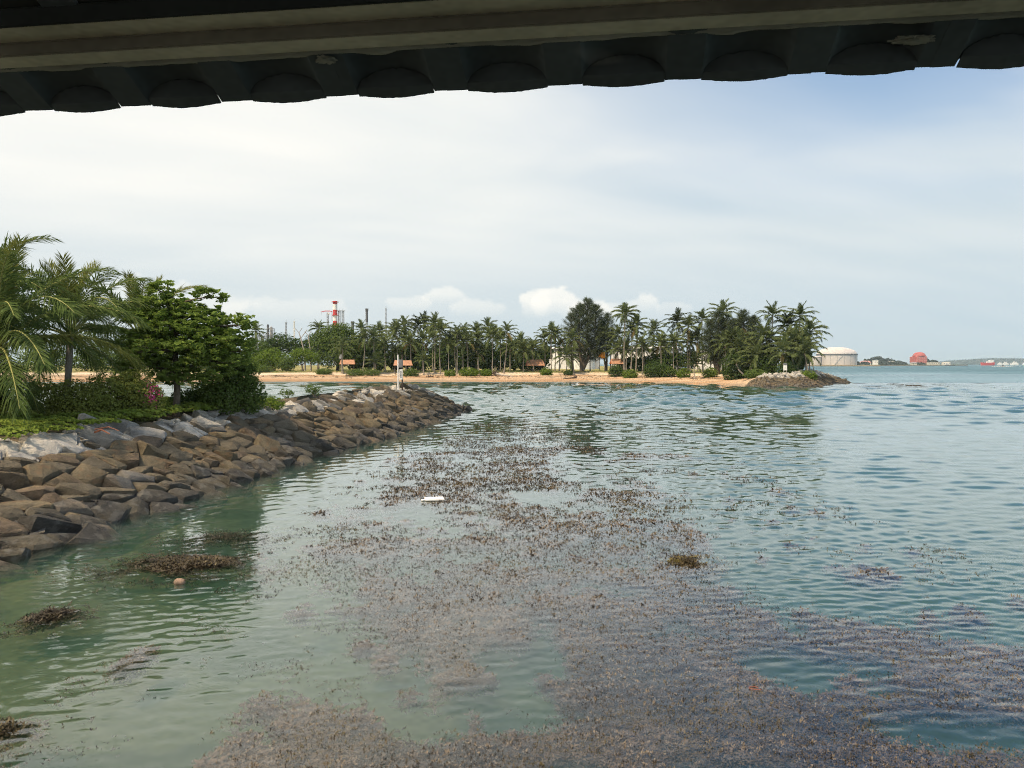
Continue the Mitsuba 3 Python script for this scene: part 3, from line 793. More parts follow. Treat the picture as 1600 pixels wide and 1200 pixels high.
PALMS = [(-38.58, 206, 10.54, -39.11), (-36.25, 207, 10.91, -36.11), (-32.39, 222, 13.55, -32.06), (-26.82, 208, 9.76, -26.83), (-23.84, 210, 10.67, -23.68), (-20.49, 209, 14.87, -20.52), (-18.61, 205, 12.67, -18.63), (-22.95, 205, 5.2, -22.95), (-31.19, 209, 7.08, -31.2), (-43.43, 228, 14.18, -43.28), (-38.59, 230, 13.71, -38.63), (-32.13, 236, 15.29, -31.78), (-27.76, 233, 15.53, -27.79), (-26.39, 236, 16.25, -26.23), (-35.77, 206, 4.53, -35.76), (-16.6, 206, 9.88, -16.61), (-14.21, 205, 11.84, -14.3), (-12.82, 208, 10.61, -12.82), (-11.8, 205, 10.02, -11.48), (-8.86, 206, 7.21, -8.69), (-5.24, 205, 11.68, -5.16), (-1.33, 205, 12.51, -2.16), (-6.96, 226, 14.64, -6.97), (-10.35, 228, 13.44, -10.36), (-0.52, 214, 8.54, -0.52), (3.19, 207, 7.72, 3.02), (5.42, 209, 8.1, 5.43), (2.55, 225, 10.4, 2.56), (6.01, 218, 8.62, 6.01), (8.68, 210, 10.67, 8.69), (10.4, 207, 12.42, 10.41), (11.58, 210, 11.86, 11.41), (15.79, 205, 10.68, 16.13), (14, 203, 6.18, 14), (27.86, 207, 11.75, 28.05), (29.37, 206, 17.21, 29.41), (24.92, 212, 11.76, 24.94), (26.89, 214, 10.96, 26.91), (27.57, 206, 7.87, 27.58), (28.62, 199, 16.77, 28.25), (31.45, 199, 13.87, 31.16), (30.32, 200, 12.3, 30.02), (36.89, 205, 12.84, 36.76), (32.27, 196, 8.97, 32.44), (36.5, 194, 9.39, 36.67), (39.44, 193, 9.36, 39.61), (41.81, 200, 14.73, 42.19), (43.76, 196, 13.41, 43.73), (47.17, 196, 15.15, 47.54), (45.54, 194, 10.02, 45.64), (41.16, 178, 4.34, 41.16), (47.07, 186, 6.76, 47.08), (49.99, 187, 16.32, 50.06), (53.39, 184, 13, 53.74), (47.83, 172, 9.64, 48), (48.53, 170, 7.51, 48.55), (53.53, 168, 9.92, 53.7), (56.06, 170, 14.66, 56.13), (60.08, 172, 12.56, 60.14), (61.98, 170, 14.53, 61.37), (61.57, 163, 10.94, 61.49), (57.57, 161, 8.64, 57.6), (54.21, 158, 6.51, 54.22), (58.57, 158, 6.51, 59.48), (-77.82, 240, 14.12, -78.27), (-55.32, 226, 14.27, -55.37), (-44.27, 206, 8.38, -44.12),
         (-34.6, 214, 9.3, -34.4), (-29.3, 216, 10.2, -29.0), (-21.9, 216, 11.0, -21.7), (-15.6, 217, 11.2, -15.4), (-3.2, 217, 10.6, -3.2), (-9.3, 216, 10.9, -9.2), (-4.9, 230, 13.0, -4.8), (-14.2, 232, 13.6, -14.0), (-23.2, 234, 14.4, -23.2), (-35.6, 236, 13.2, -35.4), (42.3, 206, 9.0, 42.3), (38.6, 204, 8.4, 38.6), (50.6, 176, 9.4, 50.6), (52.3, 172, 8.0, 52.0), (55.2, 169, 9.2, 55.4), (58.8, 168, 9.9, 58.6), (60.3, 166, 8.2, 60.2), (56.6, 163, 7.6, 56.6), (59.8, 161, 8.4, 60.1), (51.2, 165, 5.9, 51.0), (34.0, 203, 8.0, 34.1), (29.5, 203, 7.6, 29.4), (44.9, 199, 9.6, 45.0), (48.9, 181, 8.8, 48.9), (21.4, 216, 8.4, 21.4), (12.8, 214, 9.0, 12.8)]
ZONES = [(-.45, 'left of the big round tree on the far beach', 'beyond'), (-.205, 'beside the big round-crowned tree', 'near'), (-.165, 'left of the first orange-roofed shelter', 'l'), (-.125, 'behind the first orange-roofed shelter', 'b'), (-.085, 'right of the first orange-roofed shelter', 'r'),
         (-.045, 'behind the round bright beach bushes', 'bb'), (-.008, 'above the driftwood stump', 's'), (.035, 'at the long orange-roofed shelter', 'ls'), (.065, 'between long shelter and tall feathery tree', 'c'), (.118, 'under the tall feathery pine-like tree', 'u'),
         (.145, 'just right of the tall feathery tree', 'ur'), (.178, 'left of the dark round shore bush', 'd'), (.225, 'above the dark round shore bush', 'ad'), (.262, 'left of the feathery pair of trees', 'fl'), (.305, 'before the pair of feathery trees', 'ff'), (.345, 'above the white notice on the rocky point', 'n'), (.5, 'at the right end of the grove', 'e')]
ORDS = ['first', 'second', 'third', 'fourth', 'fifth', 'sixth', 'seventh', 'eighth', 'ninth', 'tenth', 'eleventh', 'twelfth', 'thirteenth', 'fourteenth', 'fifteenth']
ORD = ['first', 'second', 'third', 'fourth', 'fifth', 'sixth', 'seventh', 'eighth', 'ninth']
sets, info = {}, []
for i, (cx, Y, cz, bx) in enumerate(PALMS):
    b = cx / Y
    zone = next(z for z in ZONES if b < z[0])
    size = 'tall' if cz > 12.3 else 'mid-height' if cz > 8.2 else 'low'
    back = Y > 213 and cx < 10
    info.append((b, zone[1], size, back))
    if back:
        size = info[-1][2]
    sets.setdefault((zone[1], 'back-row' if back else size), []).append((b, i))
for v in sets.values():
    v.sort()
for i, (cx, Y, cz, bx) in enumerate(PALMS):
    b, zone, size, back = info[i]
    if back:
        size = 'back-row'
    s = sets[(zone, size)]
    n = [j for _, j in s].index(i)
    lab = f'{size} coconut palm {zone}' if len(s) == 1 else f'{size} coconut palm {zone}, {ORD[n]} from left'[:200]
    far_palm(cx, Y, cz, bx, lab, None, 400 + i, cz < 5.5)

# bent pale trunks leaning over the beach near the rocky point
for k, (pts, lab) in enumerate([([(49.6, 166.5, 1.6), (48.9, 166.5, 2.0), (47.9, 166.6, 3.0), (47.4, 166.8, 4.3)], 'pale curved palm trunk bending up from the sand, left of two'), ([(51.6, 165.6, 1.7), (50.9, 165.6, 2.2), (50.3, 165.7, 3.2), (50.1, 165.8, 4.4)], 'pale curved palm trunk bending up from the sand, right of two')]):
    key = thing('bent_palm', lab, 'palm tree')
    put('trunk', mikit.ply(tube(pts, [0.24, .2, .17, .14], 6), 'white_paint' if False else 'bark_pale', smooth=True), key)
    rb = np.random.default_rng(900 + k)
    for q in range(9):
        put('frond', at(far_cls[int(rb.integers(2, 9))], pts[-1], q * 40 + rb.uniform(-15, 15), 0.6), key)

# --- far broad-leaved trees and feathery trees
def far_tree(name, label, base, blobs, n, size, m, seed, trunk=0.25, tm='bark', cat='tree', group=None, **k):
    key = thing(name, label, cat, group)
    g = V(base[0], base[1], gz(*base) - .1)
    b = np.array(blobs, float)
    r = np.random.default_rng(seed)
    top = b[np.argmax(b[:, 2])]
    low = (b[:, 2] - 0.4 * b[:, 5]).min()
    fork = g + V(r.normal(0, .2), 0, max(0.8, 0.7 * (low - g[2])))
    limbs = [tube([g, (g + fork) / 2 + V(r.normal(0, .08), 0, 0), fork], [trunk * 1.25, trunk, trunk * .8], 7)]
    for q in b:
        limbs.append(tube([fork, (fork + q[:3]) / 2 + V(r.normal(0, .3), r.normal(0, .3), .2), q[:3]], [trunk * .6, trunk * .4, trunk * .15], 5))
    put('trunk', mikit.ply(join(limbs), tm, smooth=60), key)
    put('crown', mikit.ply(blob_leaves(blobs, n, size, seed, **k), m), key)
    return key


def spray_tree(name, label, base, heads, n, seed, trunk=0.35):
    """a feathery pine-like tree: thin drooping sprays on rising branches"""
    r = np.random.default_rng(seed)
    key = thing(name, label, 'tree')
    g = V(base[0], base[1], gz(*base) - .1)
    wood, tri = [], []
    for (x, y, z0, z1, rad) in heads:
        top = V(x, y, z1)
        p0 = V(g[0], g[1], g[2]); p1 = V((x + g[0] * 2) / 3, (y + g[1] * 2) / 3, g[2] + 2.5)
        wood.append(tube([p0, p1, V(x, y, z0 + .35 * (z1 - z0)), top], [trunk * 1.3, trunk, trunk * .6, 0.04], 7))
        nb = int(46 * (z1 - z0) / 10) + 18
        for i in range(nb):
            t = (i + r.random()) / nb
            zz = z0 + (z1 - z0) * t
            a = i * 2.4 + r.normal(0, .3)
            prof = np.interp(t, [0, .12, .45, .8, 1], [.55, .95, 1, .62, .12])
            L = rad * prof * r.uniform(.65, 1.15)
            dirn = V(math.cos(a), math.sin(a), r.uniform(.45, .95))
            tip = V(x, y, zz - .5) + dirn * L
            wood.append(tube([V(x, y, zz - .5), tip], [0.05, 0.012], 3, cap=False))
            m = int(n / nb)
            s = r.random(m) ** 0.6
            P = V(x, y, zz - .5) + dirn * (L * s)[:, None] + r.normal(0, .16, (m, 3)) * (0.5 + s)[:, None]
            D = dirn * .8 + r.normal(0, .55, (m, 3)) + V(0, 0, .25)
            D /= np.linalg.norm(D, axis=1, keepdims=True)
            W = np.cross(D, r.normal(0, 1, (m, 3))); W /= np.linalg.norm(W, axis=1, keepdims=True)
            ll = r.uniform(.45, .95, m)[:, None]
            tri.append(np.stack([P - W * .035, P + W * .035, P + D * ll + V(0, 0, -.10) * ll], 1).reshape(-1, 3))
    v = np.vstack(tri)
    put('trunk', mikit.ply(join(wood), 'bark', smooth=60), key)
    put('crown', mikit.ply(trimesh.Trimesh(v, np.arange(len(v)).reshape(-1, 3), process=False), 'leaf_needle'), key)


spray_tree('casuarina', 'tallest feathery dark pine-like tree at the middle of the far beach', (18.6, 210.5), [(20.2, 212, 4.8, 21.8, 5.0), (18.0, 211, 5.0, 20.0, 3.8), (22.4, 212, 5.2, 20.2, 3.8)], 12000, 71, 0.45)
spray_tree('casuarina', 'slender feathery tree leaning on the left side of the tallest feathery tree', (16.4, 213), [(15.9, 213, 6.0, 18.2, 2.9)], 4200, 72, 0.28)
spray_tree('casuarina', 'feathery tree with a pointed top on the right side of the tallest feathery tree', (25.6, 214), [(25.9, 214, 6.5, 18.2, 2.9), (24.4, 214.5, 6.0, 16.0, 2.4)], 5200, 73, 0.28)
spray_tree('casuarina', 'broad feathery tree above the rocky point, left of a pair', (48.2, 185), [(48.4, 185, 4.0, 16.6, 3.8), (46.6, 185.5, 4.5, 14.6, 2.6), (50.0, 186, 5.0, 15.0, 2.8)], 7600, 74, 0.4)
spray_tree('casuarina', 'broad feathery tree above the rocky point, right of a pair', (54.0, 183), [(53.6, 183, 4.5, 16.7, 3.2), (56.0, 183, 4.5, 15.4, 3.0), (51.6, 183.5, 5.0, 14.6, 2.4)], 7600, 75, 0.4)

far_tree('round_tree', 'big round-crowned dark green tree below the red and white chimney', (-49.5, 224), [(-49.6, 222, 11.4, 6.4, 4.5, 4.2), (-46.2, 222, 9.2, 4.6, 4, 4.4), (-52.6, 222, 9.0, 4.8, 4, 4.2), (-49.2, 220, 6.8, 6.5, 4, 3.6), (-44.0, 223, 7.4, 3.6, 3.5, 3.8), (-48.2, 222, 13.6, 3.6, 3, 2.3)], 15000, 0.55, 'leaf_mid', 81, 0.5, clump=0)
far_tree('broad_tree', 'bright green broad tree at the far left of the beach', (-64.6, 214), [(-65.6, 215, 6.2, 3.6, 3, 2.6), (-62.8, 214, 5.0, 2.6, 2.6, 2.4), (-68.0, 214, 5.0, 2.8, 2.6, 2.5)], 5200, 0.42, 'leaf_bright', 82)
far_tree('broad_tree', 'bright green spreading tree with bare trunks below, left of the big round tree', (-55.9, 211), [(-56.4, 212, 6.6, 3.4, 2.6, 1.9), (-53.6, 212, 5.8, 2.2, 2.4, 1.7), (-58.6, 212, 5.4, 2.4, 2.4, 1.8)], 4600, 0.40, 'leaf_bright', 83)
far_tree('broad_tree', 'small green tree between the two bright trees at far left', (-60.0, 210), [(-60.2, 210, 4.4, 1.8, 1.8, 1.9), (-59.0, 210, 3.8, 1.3, 1.3, 1.4)], 1700, 0.38, 'leaf_mid', 84)
far_tree('broad_tree', 'dark tree at the far left end behind the near breakwater bush', (-72.0, 224), [(-72.5, 225, 8.0, 4.0, 3, 3.2), (-75.5, 224, 5.6, 3.5, 3, 3.0), (-69.5, 224, 5.2, 3.2, 3, 3.0)], 5200, 0.5, 'leaf_mid', 85)
far_tree('broad_tree', 'dark domed tree in the back row under the refinery towers', (-71.2, 246), [(-71.5, 245, 11.0, 4.6, 3, 3.0), (-67.5, 245, 9.5, 3.6, 3, 3.0), (-75, 246, 9.5, 4, 3, 3)], 4200, 0.6, 'leaf_dark', 86)
far_tree('broad_tree', 'dark tree behind the bare pale trunks', (-60.0, 244), [(-60.5, 244, 10.6, 4.0, 3, 3.0), (-56.5, 243, 11.0, 3.6, 3, 3.2), (-64, 244, 9.0, 3.4, 3, 2.6)], 4200, 0.6, 'leaf_dark', 87)
for k, (pts, lab) in enumerate([([(-58.2, 222, 2.2), (-58.4, 222, 7.5), (-59.4, 222, 11.5), (-59.9, 222, 13.0)], 'bare pale dead trunk leaning left, behind the bright spreading tree'), ([(-56.6, 222, 2.2), (-56.7, 222, 8), (-57.3, 222, 12.2)], 'bare pale forked dead trunk, right of the leaning one')]):
    key = thing('dead_tree', lab, 'tree')
    put('trunk', mikit.ply(tube(pts, np.linspace(.28, .12, len(pts)), 6), 'bark_pale', smooth=True), key)
    p = np.array(pts)
    put('branch', mikit.ply(join([bar(p[-2], p[-2] + V(1.8, 0, 2.4), .10), bar(p[-1], p[-1] + V(-1.0, 0, 1.2), .08), bar(p[-1], p[-1] + V(.9, 0, 1.4), .08)]), 'bark_pale'), key)
for k, x in enumerate((-128, -114, -101, -90, -81)):
    far_tree('broad_tree', f'far broad tree seen between the near palm trunks, {ORDS[k]} from left', (x, 216), [(x, 216, 7.0, 5.5, 3, 4.2), (x + 4, 216, 5.2, 4, 3, 3.2), (x - 4, 217, 5.0, 4, 3, 3.0)], 4200, .6, 'leaf_mid', 700 + k, group='far trees behind the near palms')
rt = np.random.default_rng(91)
for k, x in enumerate(np.linspace(-45, 8, 15)):
    y = 222 + rt.uniform(0, 14)
    h = rt.uniform(4.8, 7.2)
    far_tree('thicket_tree', f'dark leafy understorey tree behind the palm trunks, {ORDS[k]} from left', (x, y), [(x, y, 2.3 + h * .55, 3.0, 2.2, h * .55), (x + rt.uniform(-2, 2), y, 2.6 + h * .9, 2.4, 2, h * .42)], 4200, 0.65, 'leaf_dark', 500 + k, 0.15, group='understorey trees behind the palm trunks')
for k, (x, y, lab) in enumerate([(36.8, 203, 'dark understorey tree behind the dark round shore bush'), (44.5, 201, 'dark understorey tree behind the palms, left of the feathery pair'), (57.5, 178, 'dark understorey tree behind the white notice on the point'), (62.0, 174, 'dark understorey tree at the right end of the grove'), (29.6, 208, 'dark understorey tree right of the tallest feathery tree'), (33.2, 205, 'dark understorey tree in front of the second white tank'), (40.5, 202, 'dark understorey tree above the bright shrub beside the dark round bush'), (60.0, 168, 'dark understorey tree behind the last palms on the rocky point'), (52.0, 170, 'dark understorey tree behind the two bent palm trunks')]):
    h = (4.4, 5.0, 5.4, 4.2, 3.2, 3.2, 4.2, 4.6, 5.2)[k]
    far_tree('thicket_tree', lab, (x, y), [(x, y, 2.4 + h * .5, 2.8, 2.2, h * .55), (x + 1.6, y, 2.4 + h * .75, 2.2, 2, h * .4)], 2200, 0.55, 'leaf_dark', 540 + k, 0.15)


def far_bush(label, x, y, rx, rz, m, seed, ry=None, n=None, size=.30, name='beach_bush'):
    g = gz(x, y)
    ry = ry or rx * .8
    bush(label, name, [(x, y, g + rz * .72, rx, ry, rz), (x - rx * .45, y - .3, g + rz * .5, rx * .55, ry * .7, rz * .75), (x + rx * .5, y - .3, g + rz * .5, rx * .5, ry * .7, rz * .75)], n or int(700 + 500 * rx * rz), size, m, seed)


far_bush('round bright green bush on the sand, left of three', -15.8, 201, 1.5, 1.0, 'leaf_bright', 601)
far_bush('largest round bright green bush on the sand, middle of three', -10.9, 201, 2.7, 1.3, 'leaf_bright', 602)
far_bush('bright green bush on the sand next to the driftwood, right of three', -6.6, 201, 1.7, 1.05, 'leaf_bright', 603)
far_bush('round bright bush in front of the long orange-roofed shelter', 8.7, 202, 1.6, 1.1, 'leaf_bright', 604)
far_bush('dark green bush beside the first orange-roofed shelter', -25.6, 200.5, 2.0, 1.25, 'leaf_mid', 605)
far_bush('long low green hedge left of the first orange-roofed shelter', -38.2, 203, 4.6, 1.15, 'leaf_mid', 606)
far_bush('low green bush under the big round tree', -48.8, 205, 2.2, .95, 'leaf_mid', 607)
far_bush('dark round shore bush right of the feathery tree, touching the sand', 34.7, 190, 3.2, 2.5, 'leaf_dark', 608, n=5200)
far_bush('dark shrub at the right foot of the dark round shore bush', 37.6, 189, 2.0, 1.5, 'leaf_mid', 609)
far_bush('bright green shrub left of the dark round shore bush', 28.4, 190, 1.9, 1.25, 'leaf_bright', 610)
far_bush('bright green shrub right of the dark round shore bush', 40.2, 185, 1.7, 1.25, 'leaf_bright', 611)
far_bush('dark shrub beside the third orange roof', 25.8, 195, 2.0, 1.75, 'leaf_dark', 612)
far_bush('small dark shrub on the grass in front of the feathery tree', 14.3, 201, 1.2, .8, 'leaf_dark', 613)
far_bush('tall dark bush under the feathery pair of trees', 48.2, 169, 3.4, 3.6, 'leaf_dark', 614, n=6200, size=.36)
far_bush('dark bush right of the bent palm trunks', 52.5, 164, 2.6, 2.6, 'leaf_dark', 615, n=4200, size=.34)
far_bush('green bush behind the white notice on the rocky point', 54.6, 157, 2.2, 1.6, 'leaf_dark', 616)
far_bush('bright bush at the right end above the rocky point', 57.6, 154.0, 1.9, 1.15, 'leaf_bright', 617)
far_bush('bright green shrub left of the feathery pair of trees', 45.2, 180, 1.8, 1.4, 'leaf_bright', 618)
far_bush('low sprawling green bush in front of the bent palm trunks', 49.2, 159.5, 2.4, 1.1, 'leaf_mid', 619)
far_bush('green bush at the left end of the beach behind the breakwater tip', -66.5, 208, 3.2, 1.2, 'leaf_mid', 620)
rg = np.random.default_rng(77)
P = []
for _ in range(16000):
    x = rg.uniform(-80, 62); y = rg.uniform(180, 214) if x < 40 else rg.uniform(155, 190)
    P.append((x, y))
P = np.array(P)
zz = _gz(P[:, ::-1])
dd = dist_in(LAND, P[:, 0], P[:, 1])
ok = (zz > 1.95) & (dd > 13) & (vfbm(np.column_stack([P * .22, 0 * P[:, 0]]), 3, 6) > .5)
P = np.column_stack([P[ok], zz[ok] + .10])
put('beach_grass', mikit.ply(leaves(P, P * 0 + V(0, -1, .5), 0.34, 78, 0.5, .5), 'leaf_mid'), label='tufts of green grass and creepers along the top of the beach', cat='grass', kind='stuff')

# --- shelters, notices and drift on the far beach
def shelter(label, x, y, w, dpt, eave, ridge, rz, seed):
    key = thing('beach_shelter', label, 'shelter')
    g = gz(x, y)
    def tf(m):
        m.apply_transform(trimesh.transformations.rotation_matrix(math.radians(rz), [0, 0, 1])); m.apply_translation((x, y, 0)); return m
    hw, hd = w / 2, dpt / 2
    for s, nm in ((-1, 'front'), (1, 'back')):
        a = np.array([(-hw, s * hd, eave), (hw, s * hd, eave), (hw * .86, 0, ridge), (-hw * .86, 0, ridge)])
        nrm = V(0, s * (ridge - eave), hd); nrm /= np.linalg.norm(nrm)
        m = trimesh.convex.convex_hull(np.vstack([a, a - nrm * .12]))
        put('roof', mikit.ply(tf(m), 'roof_orange'), key)
    for s in (-1, 1):
        m = trimesh.convex.convex_hull(np.array([(s * hw * .97, -hd * .9, eave + .02), (s * hw * .97, hd * .9, eave + .02), (s * hw * .86, 0, ridge - .1), (s * hw * .80, -hd * .9, eave + .02), (s * hw * .80, hd * .9, eave + .02), (s * hw * .74, 0, ridge - .1)]))
        put('gable', mikit.ply(tf(m), 'roof_rust'), key)
    for sx_ in (-1, 1):
        for sy_ in (-1, 1):
            put('post', mikit.ply(tf(box((.16, .16, eave - g + .2), (sx_ * hw * .82, sy_ * hd * .8, (eave + g) / 2), bevel=.02)), 'timber_dark'), key)
    put('bench', mikit.ply(tf(join([box((w * .6, .45, .07), (0, 0, g + .45)), box((.08, .4, .45), (-w * .25, 0, g + .2)), box((.08, .4, .45), (w * .25, 0, g + .2))])), 'timber_dark'), key)


shelter('small shelter with steep orange roof standing on the far beach behind the breakwater notice', -28.2, 204, 4.9, 3.4, 3.9, 5.2, 8, 1)
shelter('long low shelter with orange roof between the palms in the middle of the far beach', 6.1, 209, 4.8, 3.6, 3.85, 5.4, 6, 2)
shelter('orange-roofed shelter half hidden by shrubs right of the feathery tree', 27.0, 204, 3.2, 3.0, 4.3, 5.6, 5, 3)
shelter('orange-roofed shelter half hidden among trunks left of the first shelter', -45.0, 216, 4.2, 3.4, 4.2, 5.4, 6, 4)
ob = thing('orange_booth', 'yellow-orange upright panel on posts right of the tallest feathery tree', 'play structure')
g = gz(24.3, 212)
for s in (-1, 1):
    put('post', mikit.ply(box((.14, .14, 5.2 - .4), (24.3 + s * .75, 212, g + 2.3), bevel=.02), 'timber_dark'), ob)
put('panel', mikit.ply(box((1.15, .9, 1.7), (24.4, 212, 6.6), bevel=.05), 'orange_sheet'), ob)
put('panel', mikit.ply(box((.55, .5, .8), (23.55, 211.9, 6.5), bevel=.04), 'orange_sheet'), ob)
put('platform', mikit.ply(box((2.0, 1.4, .14), (24.3, 212, 5.6)), 'timber_dark'), ob)
wp = thing('lamp_post', 'pale post with a tilted white panel under the big round tree', 'post')
g = gz(-44.9, 207)
put('post', mikit.ply(tube([(-44.7, 207, g - .1), (-44.75, 207, 6.2)], [.11, .08], 8), 'bark_pale', smooth=50), wp)
m = box((.62, .06, 1.15), (0, 0, 0), bevel=.015); m.apply_transform(trimesh.transformations.rotation_matrix(math.radians(18), [0, 1, 0])); m.apply_translation((-44.95, 206.88, 6.2))
put('panel', mikit.ply(m, 'white_paint'), wp)
put('arm', mikit.ply(bar((-44.75, 207, 5.9), (-43.9, 207, 6.5), .05), 'bark_pale'), wp)
ns = thing('notice_board', 'white notice on two posts standing on the rocky point', 'sign')
g = gz(52.0, 150.2)
for s in (-1, 1):
    put('post', mikit.ply(box((.11, .11, 2.4), (52.0 + s * .30, 150.2, g + 1.05), bevel=.012), 'concrete'), ns)
put('board', mikit.ply(box((.72, .05, .95), (52.0, 150.12, g + 1.35), bevel=.01), 'white_paint'), ns)
put('board', mikit.ply(box((.72, .05, .42), (52.0, 150.12, g + 2.06), bevel=.01), 'sign_grey'), ns, label='grey upper board')
lg = thing('drift_log', 'dark drift log with a root knob lying low on the wet sand', 'driftwood')
g = gz(14.6, 191)
put('stem', mikit.ply(tube([(12.2, 190, g - .05), (13.6, 190.2, g + .1), (15.0, 190.3, g + .25)], [.07, .12, .2], 7), 'wood_drift', smooth=50), lg)
rr = trimesh.creation.icosphere(2, .42); rr.apply_scale((1, .9, .85)); rr.vertices += .12 * (vfbm(rr.vertices * 5, 3, 1) - .5)[:, None] * rr.vertices / .4
rr.apply_translation((15.3, 190.3, g + .45))
put('root', mikit.ply(rr, 'wood_drift'), lg)
sp_ = thing('uprooted_stump', 'uprooted stump with a pale fallen trunk beside the round beach bushes', 'driftwood')
g = gz(-3.6, 200)
put('root_mass', mikit.ply(join([tube([(-4.2, 200.4, g + .4), (-4.2 + math.cos(a) * 1.0, 200.2 + .3 * math.sin(a * 2), g + .5 + math.sin(a) * .85)], [.3, .05], 5) for a in np.linspace(0.1, 3.0, 11)]), 'wood_drift'), sp_)
put('stem', mikit.ply(tube([(-4.0, 200.2, g + .6), (-2.2, 198.6, g + .25), (0.2, 196.8, g - .05)], [.26, .2, .1], 7), 'bark_pale', smooth=50), sp_)
dh = thing('drift_heap', 'small dark heap of drift debris on the sand right of the first shelter', 'driftwood')
g = gz(-20.5, 197)
put('stick', mikit.ply(join([bar((-20.9 + .2 * i, 197, g - .05), (-20.9 + .2 * i + math.sin(i * 2.1) * .5, 197, g + .5), .10) for i in range(7)]), 'wood_drift'), dh)

rl = np.random.default_rng(123)
bits = []
while len(bits) < 260:
    x = rl.uniform(-78, 44); y = rl.uniform(166, 206)
    if 0.75 < gz(x, y) + rl.normal(0, .12) < 1.35:
        z = gz(x, y)
        a = rl.uniform(0, 6.28); L = rl.uniform(.15, .9)
        bits.append(tube([(x, y, z + .02), (x + L * .5 * math.cos(a), y + L * .5 * math.sin(a), z + rl.uniform(.03, .2)), (x + L * math.cos(a + .4), y + L * math.sin(a + .4), z + .02)], [.05, .06, .03], 4))
put('beach_litter', mikit.ply(join(bits), 'wood_drift'), label='scattered dark driftwood and weed along the tide line of the beach', cat='litter', kind='stuff')

# ------------------------------------------------------------------ industry behind the trees
X, Y = np.meshgrid(np.linspace(-1000, 98, 12), np.linspace(470, 1500, 12))
put('coastal_plain', mikit.ply(grid_mesh(X * np.where(X > 0, 1, 1), Y, X * 0 + 2.2), 'beach_sand'), label='flat ground behind the grove on which the plant stands', kind='structure')


def tank(label, x, y, r, top, m='tank_white', dome=1.2, stair=False, ribs=14):
    key = thing('storage_tank', label, 'storage tank')
    put('wall', mikit.ply(lathe([(r, 2.0), (r, top)], 64).apply_translation((x, y, 0)), m, smooth=40), key)
    prof = [(r + .02, top)] + [(r * math.cos(a), top + dome * math.sin(a)) for a in np.linspace(0.02, math.pi / 2 - .001, 9)]
    put('roof', mikit.ply(lathe(prof, 64).apply_translation((x, y, 0)), m, smooth=40), key)
    put('rim', mikit.ply(lathe([(r, top - .05 * r), (r + .03 * r, top - .05 * r), (r + .03 * r, top + .01 * r), (r, top + .01 * r)], 64).apply_translation((x, y, 0)), 'steel_dark', smooth=40), key)
    for i in range(ribs):
        a = 2 * math.pi * (i + .5) / ribs
        put('rib', mikit.ply(box((.012 * r, .012 * r, top - 2.3), (x + math.cos(a) * (r + .006 * r), y + math.sin(a) * (r + .006 * r), (top + 2.0) / 2)), 'steel_grey'), key)
    if stair:
        a = np.linspace(math.radians(-118), math.radians(-92), 14)
        pts = [(x + (r + .6) * math.cos(t), y + (r + .6) * math.sin(t), 2.5 + (top - 2.5) * i / 13) for i, t in enumerate(a)]
        pts += [(x + (r - 12 * i / 6) * math.cos(a[-1]) * .9, y + (r - 12 * i / 6) * math.sin(a[-1]) * .9, top + dome * .08 * i) for i in range(1, 5)]
        put('stair', mikit.ply(tube(pts, .55, 4), 'steel_grey'), key)
    return key


tank('white storage tank seen between the palm trunks left of the tallest feathery tree', 22.4, 300, 10.9, 9.7)
tank('white storage tank seen between the palm trunks right of the tallest feathery tree', 51.5, 302, 13.4, 9.9)
tank('pale storage tank seen low between trunks left of the feathery pair', 75.0, 292, 7.8, 8.7)
tank('small bright white tank showing under the tallest feathery tree', 24.5, 268, 3.6, 7.2, 'white_paint')
tank('big pinkish domed storage tank across the water at the right end of the grove', 679, 1650, 39.5, 25.0, 'tank_pink', 15.0, True, 18)
tank('small low tank partly hidden between the grove and the big domed tank', 628, 1640, 14, 19.0, 'tank_pink', 2.0)


def lattice(x, y, z0, z1, w0, w1, r, n=8):
    ms = []
    zs = np.linspace(z0, z1, n + 1)
    for i in range(n):
        wa = w0 + (w1 - w0) * i / n; wb = w0 + (w1 - w0) * (i + 1) / n
        A = [(x + sx_ * wa / 2, y + sy_ * wa / 2, zs[i]) for sx_, sy_ in ((-1, -1), (1, -1), (1, 1), (-1, 1))]
        Bq = [(x + sx_ * wb / 2, y + sy_ * wb / 2, zs[i + 1]) for sx_, sy_ in ((-1, -1), (1, -1), (1, 1), (-1, 1))]
        for k in range(4):
            ms += [bar(A[k], Bq[k], r), bar(A[k], Bq[(k + 1) % 4], r * .7), bar(Bq[k], Bq[(k + 1) % 4], r * .7)]
    return join(ms)


